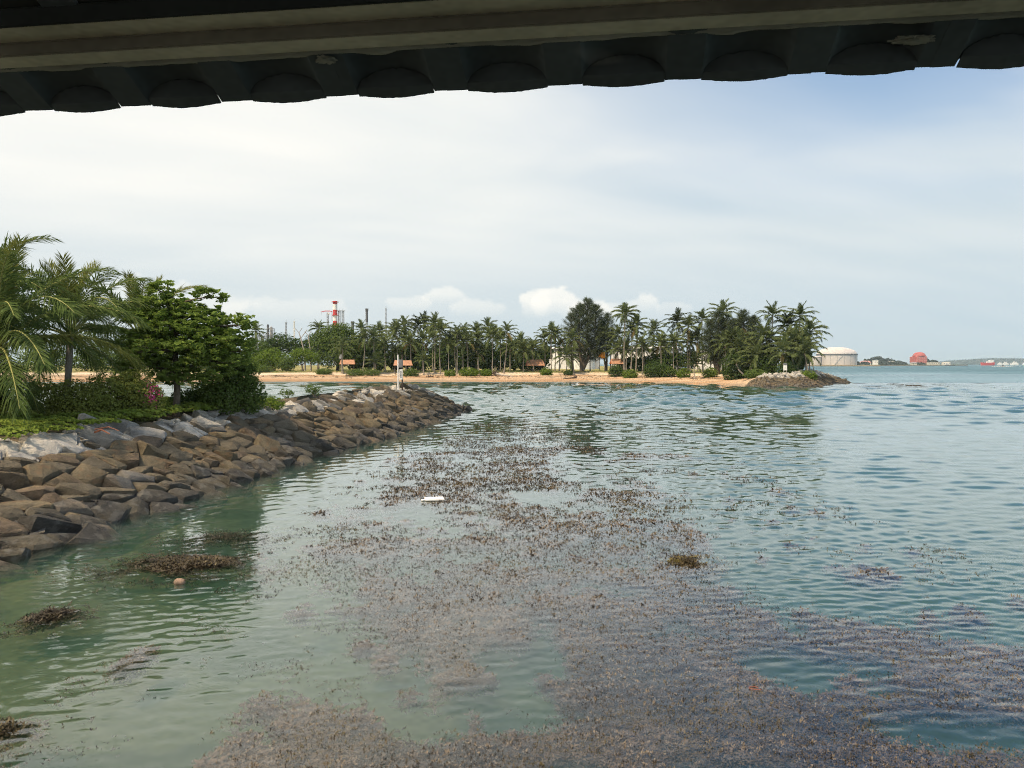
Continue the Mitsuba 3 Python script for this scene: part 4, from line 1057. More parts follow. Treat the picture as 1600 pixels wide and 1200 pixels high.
ch = thing('chimney', 'tall red and white banded chimney rising behind the big round tree', 'chimney')
zb = [2, 12, 22, 32, 42, 47.5, 53.5, 59.8, 66, 72.6, 76.0]
for i in range(len(zb) - 1):
    red = (len(zb) - 2 - i) % 2 == 0
    put('band', mikit.ply(lathe([(0, zb[i]), (2.5, zb[i]), (2.45, zb[i + 1]), (0, zb[i + 1])], 20).apply_translation((-201.5, 900, 0)), 'red_paint' if red else 'white_paint', smooth=40), ch)
for z in (74.6, 59.6, 47.3):
    put('platform', mikit.ply(lathe([(2.4, z), (4.0, z), (4.0, z + .7), (2.4, z + .7)], 20).apply_translation((-201.5, 900, 0)), 'red_paint', smooth=40), ch)
for x, y, top, r, mid, lab in [(-139.7, 760, 57.7, 1.15, 44.5, 'tallest dark slim stack on a thin pale mast behind the grove'), (-153.4, 760, 45.4, 1.3, 2, 'short grey stack just right of the big round tree'), (-103.5, 760, 47.0, 1.35, 2, 'short grey stack rising between palm crowns above the first shelter')]:
    k = thing('flare_stack', lab, 'stack')
    put('pipe', mikit.ply(lathe([(0, mid), (r, mid), (r, top), (0, top)], 14).apply_translation((x, y, 0)), 'steel_dark', smooth=40), k)
    put('collar', mikit.ply(lathe([(r, top - 2), (r * 1.3, top - 2), (r * 1.3, top), (r, top)], 14).apply_translation((x, y, 0)), 'steel_dark', smooth=40), k)
    if mid > 5:
        put('mast', mikit.ply(lattice(x, y, 2, mid, 1.8, 1.4, .14, 14), 'steel_grey'), k)
for x, y, top, w0, w1, r, m, lab in [(-127.6, 800, 60.5, 2.6, .7, .16, 'steel_grey', 'slender pale lattice mast right of the tall dark stack'), (-196.8, 900, 65, 2.2, 2.0, .20, 'steel_grey', 'left one of two thin lattice towers right of the chimney'), (-192.6, 900, 65, 2.2, 2.0, .20, 'steel_grey', 'right one of two thin lattice towers right of the chimney'), (-200.2, 700, 41, 2.0, .8, .14, 'steel_grey', 'thin pale mast left of the bare dead trunks'), (-193.0, 700, 42, 1.0, .7, .22, 'white_paint', 'white thin mast just left of the bare dead trunks'), (-259.0, 700, 54, 3.0, 1.6, .18, 'steel_grey', 'lattice tower showing behind the broad-leaved tree on the near bank'), (-265.0, 700, 51, 2.6, 1.4, .16, 'steel_grey', 'lower lattice tower left of the one behind the broad-leaved tree')]:
    k = thing('lattice_mast', lab, 'mast')
    put('frame', mikit.ply(lattice(x, y, 2, top, w0, w1, r, 14), m), k)
    put('head', mikit.ply(join([box((w1 * 2.2, w1 * 2.2, .4), (x, y, top)), bar((x, y, top), (x, y, top + 2.5), .12)]), m), k)
k = thing('tower_crane', 'small red and white crane jib just left of the chimney', 'crane')
put('mast', mikit.ply(lattice(-221.5, 950, 2, 66, 2.2, 1.8, .2, 16), 'steel_grey'), k)
put('jib', mikit.ply(join([bar((-230, 950, 67), (-216, 950, 67.5), .3), bar((-230, 950, 67), (-221.5, 950, 69), .2), bar((-221.5, 950, 69), (-216, 950, 67.5), .2)]), 'red_paint'), k)
put('cab', mikit.ply(box((2.2, 2, 2), (-220.5, 950, 65), bevel=.1), 'white_paint'), k)
put('hoist', mikit.ply(join([bar((-216.5, 950, 67.4), (-216.5, 950, 56), .25), bar((-229, 950, 67), (-229, 950, 63), .12)]), 'steel_grey'), k)
k = thing('refinery_unit', 'grey refinery framework with columns and pipes at the far left skyline', 'refinery')
rr_ = np.random.default_rng(5)
for i, (x, w, top) in enumerate([(-222, 6, 32), (-214, 5, 36), (-229, 5, 28), (-208, 4, 26)]):
    put('frame', mikit.ply(lattice(x, 700, 2, top, w, w, .28, 6), 'steel_grey'), k)
    put('vessel', mikit.ply(lathe([(0, 4), (1.2, 4), (1.2, top - 3 + 4 * (i % 2)), (0, top - 2 + 4 * (i % 2))], 12).apply_translation((x + .5, 700, 0)), 'steel_grey' if i % 2 else 'steel_dark', smooth=40), k)
put('column', mikit.ply(lathe([(0, 2), (.9, 2), (.9, 39), (0, 40)], 12).apply_translation((-217, 702, 0)), 'steel_dark', smooth=40), k)
put('walkway', mikit.ply(join([box((24, 3, .5), (-218, 700, z)) for z in (18, 24, 29)]), 'steel_dark'), k)

# ------------------------------------------------------------------ far coast at the right
coast = shapely.Polygon([(520, 1600), (640, 1590), (742, 1592), (790, 1760), (900, 1900), (1120, 2080), (1295, 2240), (1330, 2330), (1280, 2700), (520, 2700)])
m = trimesh.creation.extrude_polygon(coast, 6.6, engine='earcut'); m.apply_translation((0, 0, -4.0))
put('far_coast', mikit.ply(m, 'beach_sand'), label='low sandy ground of the opposite coast', kind='structure')


def far_wood(label, blobs, n, seed):
    put('far_wood', mikit.ply(blob_leaves(blobs, n, 5.0, seed, 0.8, shell=0.35), 'forest_far'), label=label, cat='wood', kind='stuff')


far_wood('dark wooded hump left of the red building across the water', [(1090, 2350, 12, 22, 14, 15), (1062, 2350, 9, 16, 12, 10), (1122, 2350, 10, 20, 12, 12), (1145, 2340, 6, 14, 12, 8)], 5200, 801)
far_wood('dark wooded hump right of the red building across the water', [(1208, 2310, 10, 16, 12, 11), (1232, 2310, 8, 14, 12, 8), (1190, 2310, 8, 14, 12, 9)], 3600, 802)
far_wood('low green trees on the shore between the domed tank and the pale buildings', [(830, 1860, 5, 12, 8, 5), (960, 2010, 5, 22, 10, 6), (1000, 2060, 5, 18, 10, 6), (1040, 2110, 5, 16, 8, 5), (770, 1790, 6, 16, 10, 7), (1130, 2190, 4, 18, 8, 4)], 4200, 803)
def far_house(label, x, y, w, d_, h, roof, m, rm, flat=False):
    k = thing('building', label, 'building')
    put('wall', mikit.ply(box((w, d_, h), (x, y, 2.4 + h / 2)), m), k)
    for i in range(max(2, int(w / 6))):
        put('window', mikit.ply(box((2.2, .3, 1.6), (x - w / 2 + (i + .5) * w / max(2, int(w / 6)), y - d_ / 2 - .1, 2.4 + h * .6)), 'steel_dark'), k)
    if flat:
        put('roof', mikit.ply(box((w + 1, d_ + 1, .8), (x, y, 2.4 + h + .4)), rm), k)
    else:
        put('roof', mikit.ply(trimesh.convex.convex_hull(np.array([(x + sx_ * (w / 2 + 1), y + sy_ * (d_ / 2 + 1), 2.4 + h) for sx_ in (-1, 1) for sy_ in (-1, 1)] + [(x - w * .4, y, 2.4 + h + roof), (x + w * .4, y, 2.4 + h + roof)])), rm), k)


far_house('long building with pinkish roof just right of the domed tank', 878, 1960, 22, 14, 6, 4, 'cream_wall', 'pink_wall')
far_house('white building with a taller block beside the pinkish-roofed one', 912, 1980, 10, 10, 11, 2, 'white_paint', 'white_paint', True)
far_house('low cream building among trees in front of the left wooded hump', 975, 2040, 22, 12, 7, 3, 'cream_wall', 'cream_wall')
far_house('small white building right of the cream one on the far coast', 1035, 2120, 12, 10, 5, 2, 'white_paint', 'steel_grey')
far_house('row of pale houses right of the red building', 1196, 2240, 30, 12, 6.5, 2, 'cream_wall', 'cream_wall', True)
far_house('pale house at the right tip of the opposite coast', 1238, 2250, 20, 10, 6, 2, 'white_paint', 'cream_wall')
far_house('small pale house left of the red building', 1105, 2170, 14, 10, 5, 2, 'cream_wall', 'steel_grey')
k = thing('red_building', 'tall brick-red building with a domed top across the water', 'building')
cx, cy = 1182, 2290
put('wall', mikit.ply(box((34, 30, 23), (cx, cy, 16.5), bevel=3), 'brick_red'), k)
put('wing', mikit.ply(box((8, 20, 17), (cx - 19, cy, 17), bevel=1), 'brick_red'), k)
put('roof', mikit.ply(lathe([(17.5, 28), (17.5, 29), (15, 34), (9, 38), (0, 39.5)], 12).apply_translation((cx, cy, 0)), 'brick_red', smooth=30), k)
for j in range(4):
    for i in range(6):
        put('window', mikit.ply(box((2.6, .5, 1.8), (cx - 13 + 5.2 * i, cy - 15.1, 10 + 4.6 * j)), 'pink_wall'), k)
put('base', mikit.ply(box((26, 24, 6), (cx + 3, cy - 2, 4)), 'wood_red'), k)

# distant island
gx, gy = np.linspace(3150, 7200, 120), np.linspace(5750, 6900, 30)
X, Y = np.meshgrid(gx, gy)
Z = (np.interp(X, [3150, 3330, 3480, 3640, 3820, 4000, 4400, 5200, 6200, 7200], [-4, 14, 27, 40, 52, 46, 56, 38, 60, -4]) + 14 * (vfbm(np.stack([X * .006, Y * .006, 0 * X], -1), 4, 3) - .5)) * np.clip(1 - ((Y - 6250) / 520) ** 2, -.1, 1)
put('island_hills', mikit.ply(grid_mesh(X, Y, Z), 'hill_far', smooth=True), label='low wooded island hills fading blue at the right horizon', kind='structure')

# ------------------------------------------------------------------ boats
def hull(L, W, H, x, y, z0, bow=1, m='white_paint'):
    st = np.linspace(-1, 1, 9)
    top, bot = [], []
    for s in st:
        wv = W / 2 * (1 - max(0, s) ** 3 * .97) * (1 - .15 * max(0, -s))
        sh = H * (1 + .25 * s * s)
        top += [(s * L / 2, -wv, sh), (s * L / 2, wv, sh)]; bot += [(s * L / 2 * .93, -wv * .75, -.6), (s * L / 2 * .93, wv * .75, -.6)]
    v = np.array(top + bot)
    m_ = join([trimesh.convex.convex_hull(v[[2 * i, 2 * i + 1, 2 * i + 2, 2 * i + 3, 18 + 2 * i, 19 + 2 * i, 20 + 2 * i, 21 + 2 * i]]) for i in range(8)])
    if bow < 0:
        m_.apply_transform(trimesh.transformations.rotation_matrix(math.pi, [0, 0, 1]))
    m_.apply_translation((x, y, z0))
    return m_


def ship(label, x, y, L, H, hm, bow, decks, cat='ship'):
    k = thing('ship', label, cat)
    put('hull', mikit.ply(hull(L, L * .2, H, x, y, 0, bow), hm), k)
    for i, (o, w, h, z) in enumerate(decks):
        put('deckhouse', mikit.ply(box((w, L * .14, h), (x + o, y, z + h / 2), bevel=.2), 'white_paint'), k)
    o, w, h, z = decks[-1]
    put('mast', mikit.ply(join([bar((x + o, y, z + h), (x + o, y, z + h + .12 * L), .35), bar((x + o - 2, y, z + h + .06 * L), (x + o + 2, y, z + h + .06 * L), .2)]), 'steel_grey'), k)
    put('window', mikit.ply(box((w * .8, L * .142, .9), (x + o, y, z + h * .65)), 'steel_dark'), k)


ship('red-hulled ship with white superstructure near the right horizon', 1567, 2600, 46, 8.5, 'red_paint', -1, [(8, 22, 5, 8), (12, 14, 5, 13)])
ship('white vessel just behind the stern of the red ship', 1770, 2860, 22, 4.5, 'white_paint', 1, [(0, 13, 4, 4), (0, 8, 3, 8)])
ship('white vessel left of the last two at the right horizon', 1815, 2900, 26, 5, 'white_paint', 1, [(0, 15, 4, 5), (-1, 9, 3.5, 9)])
ship('white vessel second from the right edge on the horizon', 1846, 2900, 32, 5.5, 'white_paint', -1, [(2, 19, 4.5, 5), (3, 11, 4, 9.5)])
ship('white vessel cut by the right edge of the picture', 1891, 2900, 30, 5, 'white_paint', 1, [(-2, 17, 4.5, 5), (-3, 9, 3.5, 9)])
k = thing('barge', 'low dark barge off the tip of the opposite coast', 'boat')
put('hull', mikit.ply(hull(24, 7, 1.8, 1056, 1900, 0), 'steel_dark'), k)
put('deckhouse', mikit.ply(box((5, 4, 2.4), (1049, 1900, 3.0), bevel=.2), 'steel_grey'), k)
k = thing('motor_boat', 'small dark open boat trailing white wake below the white vessels', 'boat')
put('hull', mikit.ply(hull(6.5, 2.2, 1.1, 806, 1294, 0), 'steel_dark'), k)
put('cabin', mikit.ply(box((2.2, 1.6, 1.6), (805.5, 1294, 2.0), bevel=.15), 'steel_dark'), k)
put('windscreen', mikit.ply(box((.2, 1.4, .7), (807.2, 1294, 1.7)), 'steel_grey'), k)
rw = np.random.default_rng(17)
ms = []
for _ in range(220):
    s = rw.normal(0, 7.5)
    b_ = trimesh.creation.icosphere(1, 1.0); b_.apply_scale((rw.uniform(.5, 1.3), rw.uniform(.4, .9), rw.uniform(.12, .35))); b_.apply_translation((806 + s, 1293 + rw.normal(0, 2.0), .1)); ms.append(b_)
put('boat_wake', mikit.ply(join(ms), 'foam_white', smooth=True), label='white foam of the small dark boat', cat='foam', kind='stuff')

# ------------------------------------------------------------------ drifting weed
def sprig_kit(seed, n, blades, length, wid, rise):
    r = np.random.default_rng(seed)
    kit = []
    for _ in range(n):
        vs, fs = [], []
        for b in range(blades):
            a = r.uniform(0, 6.28)
            e = r.uniform(*rise)
            L = length * r.uniform(.5, 1.2)
            d_ = V(math.cos(a) * math.cos(e), math.sin(a) * math.cos(e), math.sin(e))
            s = V(-math.sin(a), math.cos(a), r.normal(0, .3)) * wid * r.uniform(.6, 1.3)
            o = r.normal(0, length * .18, 3) * V(1, 1, .3)
            k_ = len(vs)
            vs += [o, o + d_ * L * .55 + s, o + d_ * L, o + d_ * L * .5 - s]
            fs += [(k_, k_ + 1, k_ + 2), (k_, k_ + 2, k_ + 3)]
        kit.append((np.array(vs), np.array(fs)))
    return kit


def scatter(kit, P, scale, seed):
    r = np.random.default_rng(seed)
    which = r.integers(len(kit), size=len(P)); ang = r.uniform(0, 6.28, len(P))
    vs, fs, n0 = [], [], 0
    for k_, (v, f) in enumerate(kit):
        i = np.nonzero(which == k_)[0]
        if not len(i):
            continue
        c, s = np.cos(ang[i]), np.sin(ang[i])
        q = v[None] * scale[i][:, None, None]
        x = q[..., 0] * c[:, None] - q[..., 1] * s[:, None]; y = q[..., 0] * s[:, None] + q[..., 1] * c[:, None]
        w = np.stack([x, y, q[..., 2]], -1) + P[i][:, None]
        vs.append(w.reshape(-1, 3)); fs.append((f[None] + (np.arange(len(i)) * len(v))[:, None, None]).reshape(-1, 3) + n0); n0 += len(i) * len(v)
    return trimesh.Trimesh(np.vstack(vs), np.vstack(fs), process=False)


kit_deep = sprig_kit(1, 14, 7, 0.075, 0.011, (-.35, .55))
kit_top = sprig_kit(2, 14, 4, 0.055, 0.009, (.1, 1.2))


def weed_points(n, x0, x1, y0, y1, seed, expo=1.0):
    """random points in plan, a little denser close by where single sprigs can be seen"""
    r = np.random.default_rng(seed)
    y = y0 * (y1 / y0) ** (r.random(n) ** expo)
    x = r.uniform(x0, x1, n)
    return x, y


x, y = weed_points(420000, -5.6, 9.2, 6.8, 40, 5)
dens = weed_density(x, y)
tex = vfbm(np.stack([x * 2.2, y * 1.7, 0 * x], -1), 4, 41)
lanes = vfbm(np.stack([x * 0.55, y * 0.9, 0 * x + 4], -1), 4, 43)
lower = 0.62 * np.clip((22.0 - y) / 6, 0, 1) * np.clip((x + 2.6 + .06 * y) / 1.5, 0, 1) + np.clip((13.0 - y) / 3, 0, 1)
lower = np.clip(lower, 0, 1)
r = np.random.default_rng(2)
ok = dens * (0.42 + 0.58 * lower) + 1.6 * (tex - .5) + 1.7 * (lanes - .5) + .25 * (r.random(len(x)) - .5) > 0.60 - 0.10 * lower
x, y, tex = x[ok][:125000], y[ok][:125000], tex[ok][:125000]
r = np.random.default_rng(6)
z = -0.025 - 0.10 * np.clip(.75 - tex, 0, 1) - 0.20 * r.random(len(x)) ** 1.3
deep = scatter(kit_deep, np.column_stack([x, y, z]), r.uniform(.6, 1.5, len(x)) * np.clip(y / 12, .85, 1.7), 7)
put('sunken_weed', mikit.ply(deep, 'weed_deep'), label='pale brown drifting weed mat just under the water surface', cat='seaweed', kind='stuff')
n_deep = len(x)
r = np.random.default_rng(66)
ok = r.random(len(x)) < .10
put('pale_weed', mikit.ply(scatter(kit_top, np.column_stack([x[ok], y[ok], -.006 - .03 * r.random(ok.sum())]), r.uniform(.5, 1.2, ok.sum()) * np.clip(y[ok] / 14, .85, 1.5), 67), 'weed_pale'), label='pale straw-coloured weed sprigs lying at the water surface among the mat', cat='seaweed', kind='stuff')

x, y = weed_points(300000, -6.0, 10.0, 6.8, 66, 15)
dens = weed_density(x, y)
tex = vfbm(np.stack([x * 3.0, y * 2.4, 0 * x], -1), 4, 51)
lanes = vfbm(np.stack([x * 0.45, y * 0.75, 0 * x + 9], -1), 4, 53)
r = np.random.default_rng(3)
ok = (0.80 * dens + 1.9 * (tex - .5) + 1.5 * (lanes - .5) + .7 * (r.random(len(x)) - .5) > 0.70 - 0.22 * np.exp(-((y - 17) / 6) ** 2)) & (r.random(len(x)) < .6)
x, y = x[ok][:74000], y[ok][:74000]
r = np.random.default_rng(16)
top = scatter(kit_top, np.column_stack([x, y, -0.004 - 0.022 * r.random(len(x))]), r.uniform(.4, 1.05, len(x)) * np.clip(y / 17, .75, 1.6), 17)
put('floating_weed', mikit.ply(top, 'weed_top'), label='dark brown weed tips breaking the water surface in drifting rafts', cat='seaweed', kind='stuff')
print('weed', n_deep, len(x))


def weed_clump(label, cx, cy, rx, ry, n, m, h, seed, low=-.10):
    r = np.random.default_rng(seed)
    q = r.normal(0, .5, (n, 2))
    lump = vfbm(np.column_stack([q * 2.2, 0 * q[:, 0] + seed]), 3, seed)
    q = q[lump > .45]
    rad = np.clip(1 - (q ** 2).sum(1), 0, 1)
    P = np.column_stack([cx + q[:, 0] * rx, cy + q[:, 1] * ry, low + (h - low) * rad * r.random(len(q))])
    k = thing('weed_clump', label, 'seaweed')
    put('fronds', mikit.ply(scatter(kit_deep, P, r.uniform(.8, 1.7, len(P)), seed + 1), m), k)
    put('tips', mikit.ply(scatter(kit_top, P[::4] + V(0, 0, .03), r.uniform(.8, 1.6, len(P[::4])), seed + 2), 'weed_top'), k)


weed_clump('long dark weed bank in the green water below the breakwater', -6.9, 16.5, 1.5, 0.95, 4200, 'weed_clump', .07, 31)
weed_clump('small dark round weed patch in the green water at the left', -7.75, 13.1, 0.42, 0.55, 1300, 'weed_clump', .04, 32)
weed_clump('dark weed patch at the lower left edge of the picture', -6.0, 8.95, 0.45, 0.35, 900, 'weed_clump', .03, 33)
weed_clump('olive green weed clump standing out at the right of the weed rafts', 3.7, 16.7, 0.70, 0.85, 1900, 'weed_olive', .035, 34)
weed_clump('dark weed shadowing the water close to the rocks, left of the long weed bank', -7.0, 19.2, 1.3, 1.2, 1800, 'weed_clump', -.02, 35, -.2)
r = np.random.default_rng(9)
P = []
for cx, cy, rx, ry, n in ((77.0, 153, 5.0, 5.0, 1500), (70.0, 146, 6.0, 3.0, 700), (84, 163, 6.0, 4.0, 500), (63, 139, 8.0, 1.6, 400)):
    q = r.normal(0, .55, (n, 2)) * (rx, ry) + (cx, cy)
    P.append(q[vfbm(np.column_stack([q[:, 0] * .25, q[:, 1] * .5, 0 * q[:, 0]]), 3, 61) > .48])
P = np.vstack(P)
slick = scatter(kit_top, np.column_stack([P, 0 * P[:, 0] + .04]), np.full(len(P), 7.0), 62)
slick.vertices[:, 2] = .04 + .18 * (slick.vertices[:, 2] - .04)
put('weed_slick', mikit.ply(slick, 'weed_clump'), label='thin brown weed slick on the water off the rocky point', cat='seaweed', kind='stuff')

# small things adrift
fb = thing('foam_sheet', 'white rectangular foam sheet floating among the weed', 'foam sheet')
put('slab', mikit.ply(box((.58, .42, .05), (-2.4, 24.3, .035), 12, bevel=.008), 'foam_white'), fb)
put('broken_corner', mikit.ply(box((.14, .10, .04), (-2.72, 24.12, .03), 40, bevel=.008), 'foam_white'), fb)
cn = thing('coconut_husk', 'pale brown coconut husk floating in the green water', 'coconut')
s_ = trimesh.creation.icosphere(3, .085); s_.apply_scale((1.25, .95, .85)); s_.vertices *= (1 + .08 * (vfbm(s_.vertices * 30, 3, 1) - .5))[:, None]; s_.apply_translation((-6.37, 15.0, .03))
put('shell', mikit.ply(s_, 'husk', smooth=True), cn)
put('stalk', mikit.ply(tube([(-6.28, 15.0, .05), (-6.25, 15.0, .075)], [.018, .012], 6), 'wood_drift'), cn)
rp = thing('drifting_cord', 'short loop of orange-red cord lying in the weed', 'cord')
a = np.linspace(0, 4.6, 22)
put('strand', mikit.ply(tube(np.column_stack([3.08 + .10 * np.cos(a) + .03 * a, 10.09 + .05 * np.sin(a), .012 + 0 * a]), .006, 6), 'rope_red', smooth=True), rp)

# ------------------------------------------------------------------ the tiled pavilion the picture is taken from
def tile_col(c, dirt=None):
    def fn(p, n, uv):
        a = fbm(p.x * 5, p.y * 5, p.z * 5, 4)
        g = noise(p.x * 60, p.y * 60, p.z * 60)
        base = mi.Color3f(*c) * (0.65 + 0.7 * a + 0.2 * (g - .5))
        if dirt is not None:
            base = mix(base, dirt, smoothstep(0.62, 0.68, fbm(p.x * 2.3 + 4, p.y * 2.3, p.z * 6, 4)))
        return base
    return proc(fn)
mat('roof_tile', rough(tile_col((0.105, 0.118, 0.118), (0.20, 0.20, 0.19)), 0.8, .2))
mat('plug_mortar', rough(tile_col((0.118, 0.128, 0.126), (0.22, 0.22, 0.20)), 0.9, .1))
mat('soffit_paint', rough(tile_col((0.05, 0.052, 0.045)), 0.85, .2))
mat('batten_paint', rough(tile_col((0.58, 0.52, 0.38), (0.40, 0.37, 0.28)), 0.75, .2))
mat('shade_brown', rough(tile_col((0.26, 0.225, 0.17)), 0.85, .1))  # darker brown that paints shade onto the outer batten's inner face
mat('mortar', rough(tile_col((0.34, 0.32, 0.26)), 0.95, .1))
mat('deck_wood', rough(tile_col((0.12, 0.095, 0.07)), 0.85, .2))
pav = thing('pavilion', 'dark underside of the tiled pavilion roof hanging across the top of the picture', 'roof')
P0, EX = V(0, 2.16, EYE + .75), V(.9906, -.137, 0)
EY = V(-.137, -.9906, 0)                                    # from the eave inwards
FRAME = np.eye(4); FRAME[:3, 0], FRAME[:3, 1], FRAME[:3, 2], FRAME[:3, 3] = EX, EY, V(0, 0, 1), P0
FRAME = np.array(FRAME)
def pv(m):
    m = m.copy(); m.apply_transform(FRAME); m.fix_normals() if False else None
    if np.linalg.det(FRAME[:3, :3]) < 0:
        m.invert()
    return m
SL = 0.466                                                  # roof pitch
PITCH_T = 0.3115
rt = np.random.default_rng(70)
for i in range(-15, 16):
    u0 = -0.012 + i * PITCH_T
    # one eave tile: a barrel above, a flat pan and, under its lip, a bulging end plug
    us = np.linspace(-PITCH_T / 2 - .012, PITCH_T / 2 + .012, 41)
    ss = np.linspace(0.0, 0.42, 5)
    hgt = np.where(np.abs(us) < .106, 0.047 * np.sqrt(np.clip(1 - (us / .106) ** 2, 0, 1)), 0)
    dz = rt.normal(0, .0006) + .0009 * (i % 2)
    U, S = np.meshgrid(us, ss)
    up = np.stack([U + u0, S, SL * S + .014 + 1.1 * hgt[None] + dz], -1)
    lo = np.stack([U + u0, S, SL * S + hgt[None] + dz], -1)
    n, k_ = up.shape[0], up.shape[1]
    va = np.vstack([up.reshape(-1, 3), lo.reshape(-1, 3)])
    f = []
    for a in range(n - 1):
        for b in range(k_ - 1):
            q = a * k_ + b
            f += [(q, q + 1, q + k_ + 1), (q, q + k_ + 1, q + k_)]
            q += n * k_
            f += [(q, q + k_ + 1, q + 1), (q, q + k_, q + k_ + 1)]
    N = n * k_
    for b in range(k_ - 1):
        f += [(b, N + b, N + b + 1), (b, N + b + 1, b + 1)]
        q = (n - 1) * k_ + b
        f += [(q, q + 1, N + q + 1), (q, N + q + 1, N + q)]
    for a in range(n - 1):
        q = a * k_
        f += [(q, q + k_, N + q + k_), (q, N + q + k_, N + q)]
        q += k_ - 1
        f += [(q, N + q + k_, q + k_), (q, N + q, N + q + k_)]
    t_ = put('roof_tile', mikit.ply(pv(trimesh.Trimesh(va, f, process=False)), 'roof_tile', smooth=35), pav)
    # mortar plug closing the mouth of the arched cover, sagging a little under the lip
    ua = np.linspace(-1, 1, 25)
    w = .107 + rt.normal(0, .002)
    topz = .043 * np.sqrt(np.clip(1 - ua ** 2, 0, 1)) + rt.normal(0, .0015, 25) + .001
    botz = -(.0005 + .0085 * np.cos(ua * np.pi / 2) ** 1.3) + rt.normal(0, .0004, 25)
    back = .030 + rt.normal(0, .004) - .010 * ua ** 2
    G = np.array([np.stack([ua * w + u0, q + 0 * ua, h + SL * q], -1) for q, h in ((0.0, topz), (-.004, botz), (-.002, botz - .001), (back, botz + .004 - .0), (back + .002, topz), (0.0, topz))])
    put('end_plug', mikit.ply(pv(grid_mesh(G[..., 0], G[..., 1], G[..., 2])), 'plug_mortar', smooth=40), t_)
# the rest of the tiled slope, one field of barrels
us = np.arange(-4.85, 4.86, .0222)
ss = np.array([.36, .75, .751, 1.2, 1.201, 1.65, 1.651, 2.1, 2.101, 2.6, 2.601, 3.1])
step = np.array([.03, .02, .035, .02, .035, .02, .035, .02, .035, .02, .035, .02])
ph = (us + .012 + PITCH_T / 2) % PITCH_T - PITCH_T / 2
hgt = np.where(np.abs(ph) < .088, 0.062 * np.sqrt(np.clip(1 - (ph / .088) ** 2, 0, 1)), 0)
U, S = np.meshgrid(us, ss)
put('tile_field', mikit.ply(pv(grid_mesh(U, S, SL * S + .02 + hgt[None] + step[:, None])), 'roof_tile', smooth=40), pav, kind='stuff')
u3 = (U[0, 0], U[0, -1])
put('back_slope', mikit.ply(pv(grid_mesh(U[[0, 5, 11]], 6.2 - S[[0, 5, 11]], (SL * S + .02 + hgt[None] + step[:, None])[[0, 5, 11]])), 'roof_tile', smooth=40), pav)
def board(u0, u1, s0, s1, h0, h1, seed, wob=.003):
    """a long timber with slightly worn arrises"""
    r = np.random.default_rng(seed)
    n = 120
    uu = np.linspace(u0, u1, n)
    c = [(s0, h0), (s1, h0), (s1, h1), (s0, h1)]
    ring = []
    for (s, h), (si, hi) in zip(c, [(.004, .004), (-.004, .004), (-.004, -.004), (.004, -.004)]):
        j = wob * (vfbm(np.column_stack([uu * 6 + seed, 0 * uu + s * 9, 0 * uu + h * 9]), 4, seed) - .5) * 2
        ring.append(np.column_stack([uu, s + si + j, 0 * uu + h]))
        ring.append(np.column_stack([uu, 0 * uu + s, h + hi + j * .8]))
    order = [1, 0, 2, 3, 5, 4, 6, 7]
    G = np.array([ring[o] for o in order] + [ring[order[0]]])
    return pv(grid_mesh(G[..., 0], G[..., 1], G[..., 2]))
put('fascia_batten', mikit.ply(board(-4.8, 4.8, .150, .226, .066, .112, 3), 'batten_paint', smooth=30), pav, label='outer cream batten with ragged mortar')
put('fascia_batten', mikit.ply(board(-4.8, 4.8, .2265, .312, .102, .150, 4), 'batten_paint', smooth=30), pav, label='inner cream batten')
# mortar squeezed out along the outer batten
uu = np.linspace(-4.8, 4.8, 900)
j1 = vfbm(np.column_stack([uu * 14, 0 * uu, 0 * uu]), 5, 5); j2 = vfbm(np.column_stack([uu * 9, 0 * uu + 3, 0 * uu]), 5, 6)
G = np.array([np.column_stack([uu, .150 + 0 * uu, .072 + 0 * uu]), np.column_stack([uu, .146 - .028 * np.clip(j1 - .42, 0, 1), .0655 - .006 * j2]), np.column_stack([uu, .138 - .05 * np.clip(j2 - .45, 0, 1), .0625 + .0 * j1]), np.column_stack([uu, .128 - .05 * np.clip(j2 - .4, 0, 1), .066 + 0 * uu])])
put('shade_strip', mikit.ply(board(-4.8, 4.8, .2262, .2280, .0665, .1015, 8, .001), 'shade_brown', smooth=30), pav)  # thin dark strip standing in for shade on the outer batten's inner face
put('shade_strip', mikit.ply(board(-4.8, 4.8, .3122, .3160, .1025, .1495, 9, .001), 'soffit_paint', smooth=30), pav)  # same for the inner batten: its shaded inner face as a dark strip
put('mortar_bead', mikit.ply(pv(grid_mesh(G[..., 0], G[..., 1], G[..., 2])), 'mortar', smooth=50), pav)
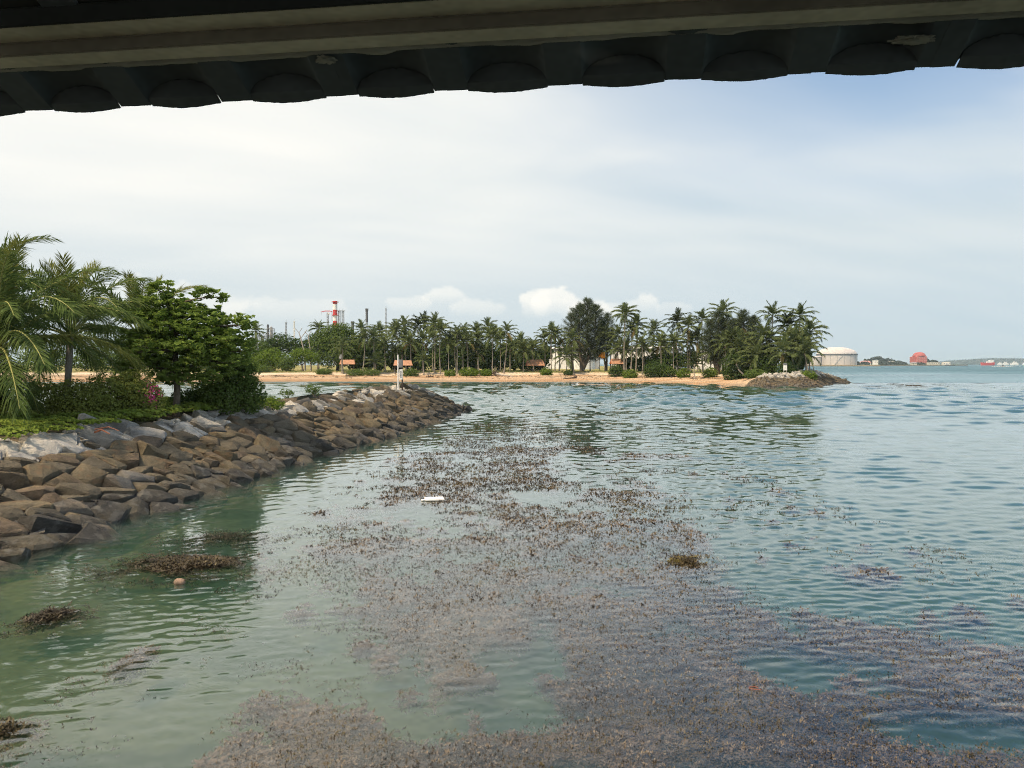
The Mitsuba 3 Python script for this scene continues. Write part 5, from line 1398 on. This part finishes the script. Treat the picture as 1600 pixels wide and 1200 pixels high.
for (uc, sc_, w_) in ((1.0, .085, .045), (-.48, .118, .025)):
    b_ = trimesh.creation.icosphere(3, 1.0); b_.vertices *= (1 + 2.0 * (vfbm(b_.vertices * 3.2 + uc * 9, 5, 7) - .5))[:, None]; b_.apply_scale((w_, .022, .006)); b_.apply_translation((uc, sc_, SL * sc_ - .001))
    put('mortar_patch', mikit.ply(pv(b_), 'mortar', smooth=True), pav)
ce = board(-4.8, 4.8, .312, 3.1, .146, .15, 5)
G = np.array([[(-4.8, .30, SL * .30 + .008), (4.8, .30, SL * .30 + .008)], [(-4.8, 3.1, SL * 3.1 + .008), (4.8, 3.1, SL * 3.1 + .008)], [(-4.8, 5.9, SL * .30 + .008), (4.8, 5.9, SL * .30 + .008)]])
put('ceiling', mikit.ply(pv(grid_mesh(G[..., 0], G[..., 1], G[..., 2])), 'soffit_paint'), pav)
DECK = 2.62 - (EYE + .75)
for i in range(26):
    s = .1 + i * .205
    put('deck_board', mikit.ply(pv(box((9.2, .195, .04), (0, s + .1, DECK - .02), bevel=.006)), 'deck_wood'), pav)
put('added_back_wall', mikit.ply(pv(box((9.2, .06, SL * .62 - DECK + .2), (0, 5.6, (SL * .62 + DECK) / 2))), 'soffit_paint'), pav)  # unseen wall, added to stop sky light from behind and darken the interior
for uq in (-3.9, 3.9):
    for sq in (.62, 5.2):
        put('post', mikit.ply(pv(box((.18, .18, SL * .62 - DECK + .1), (uq, sq, (SL * .62 + DECK) / 2 - .02), bevel=.01)), 'batten_paint'), pav)
for uq in (-4.3, 0, 4.3):
    for sq in (.35, 2.8, 5.2):
        put('pile', mikit.ply(pv(lathe([(0, -EYE - 2.5), (.2, -EYE - 2.5), (.2, DECK - .05), (0, DECK - .05)], 14).apply_translation((uq, sq, 0))), 'concrete', smooth=40), pav)

# ------------------------------------------------------------------ the air
put('haze', {'type': 'cube', 'to_world': T().translate([0, 3200, (HAZE_LO + HAZE_HI) / 2]).scale([9600, 6900, (HAZE_HI - HAZE_LO) / 2]),
             'bsdf': {'type': 'null'}, 'interior': {'type': 'ref', 'id': 'haze_air'}}, label='thin sea haze over the whole bay', kind='stuff')
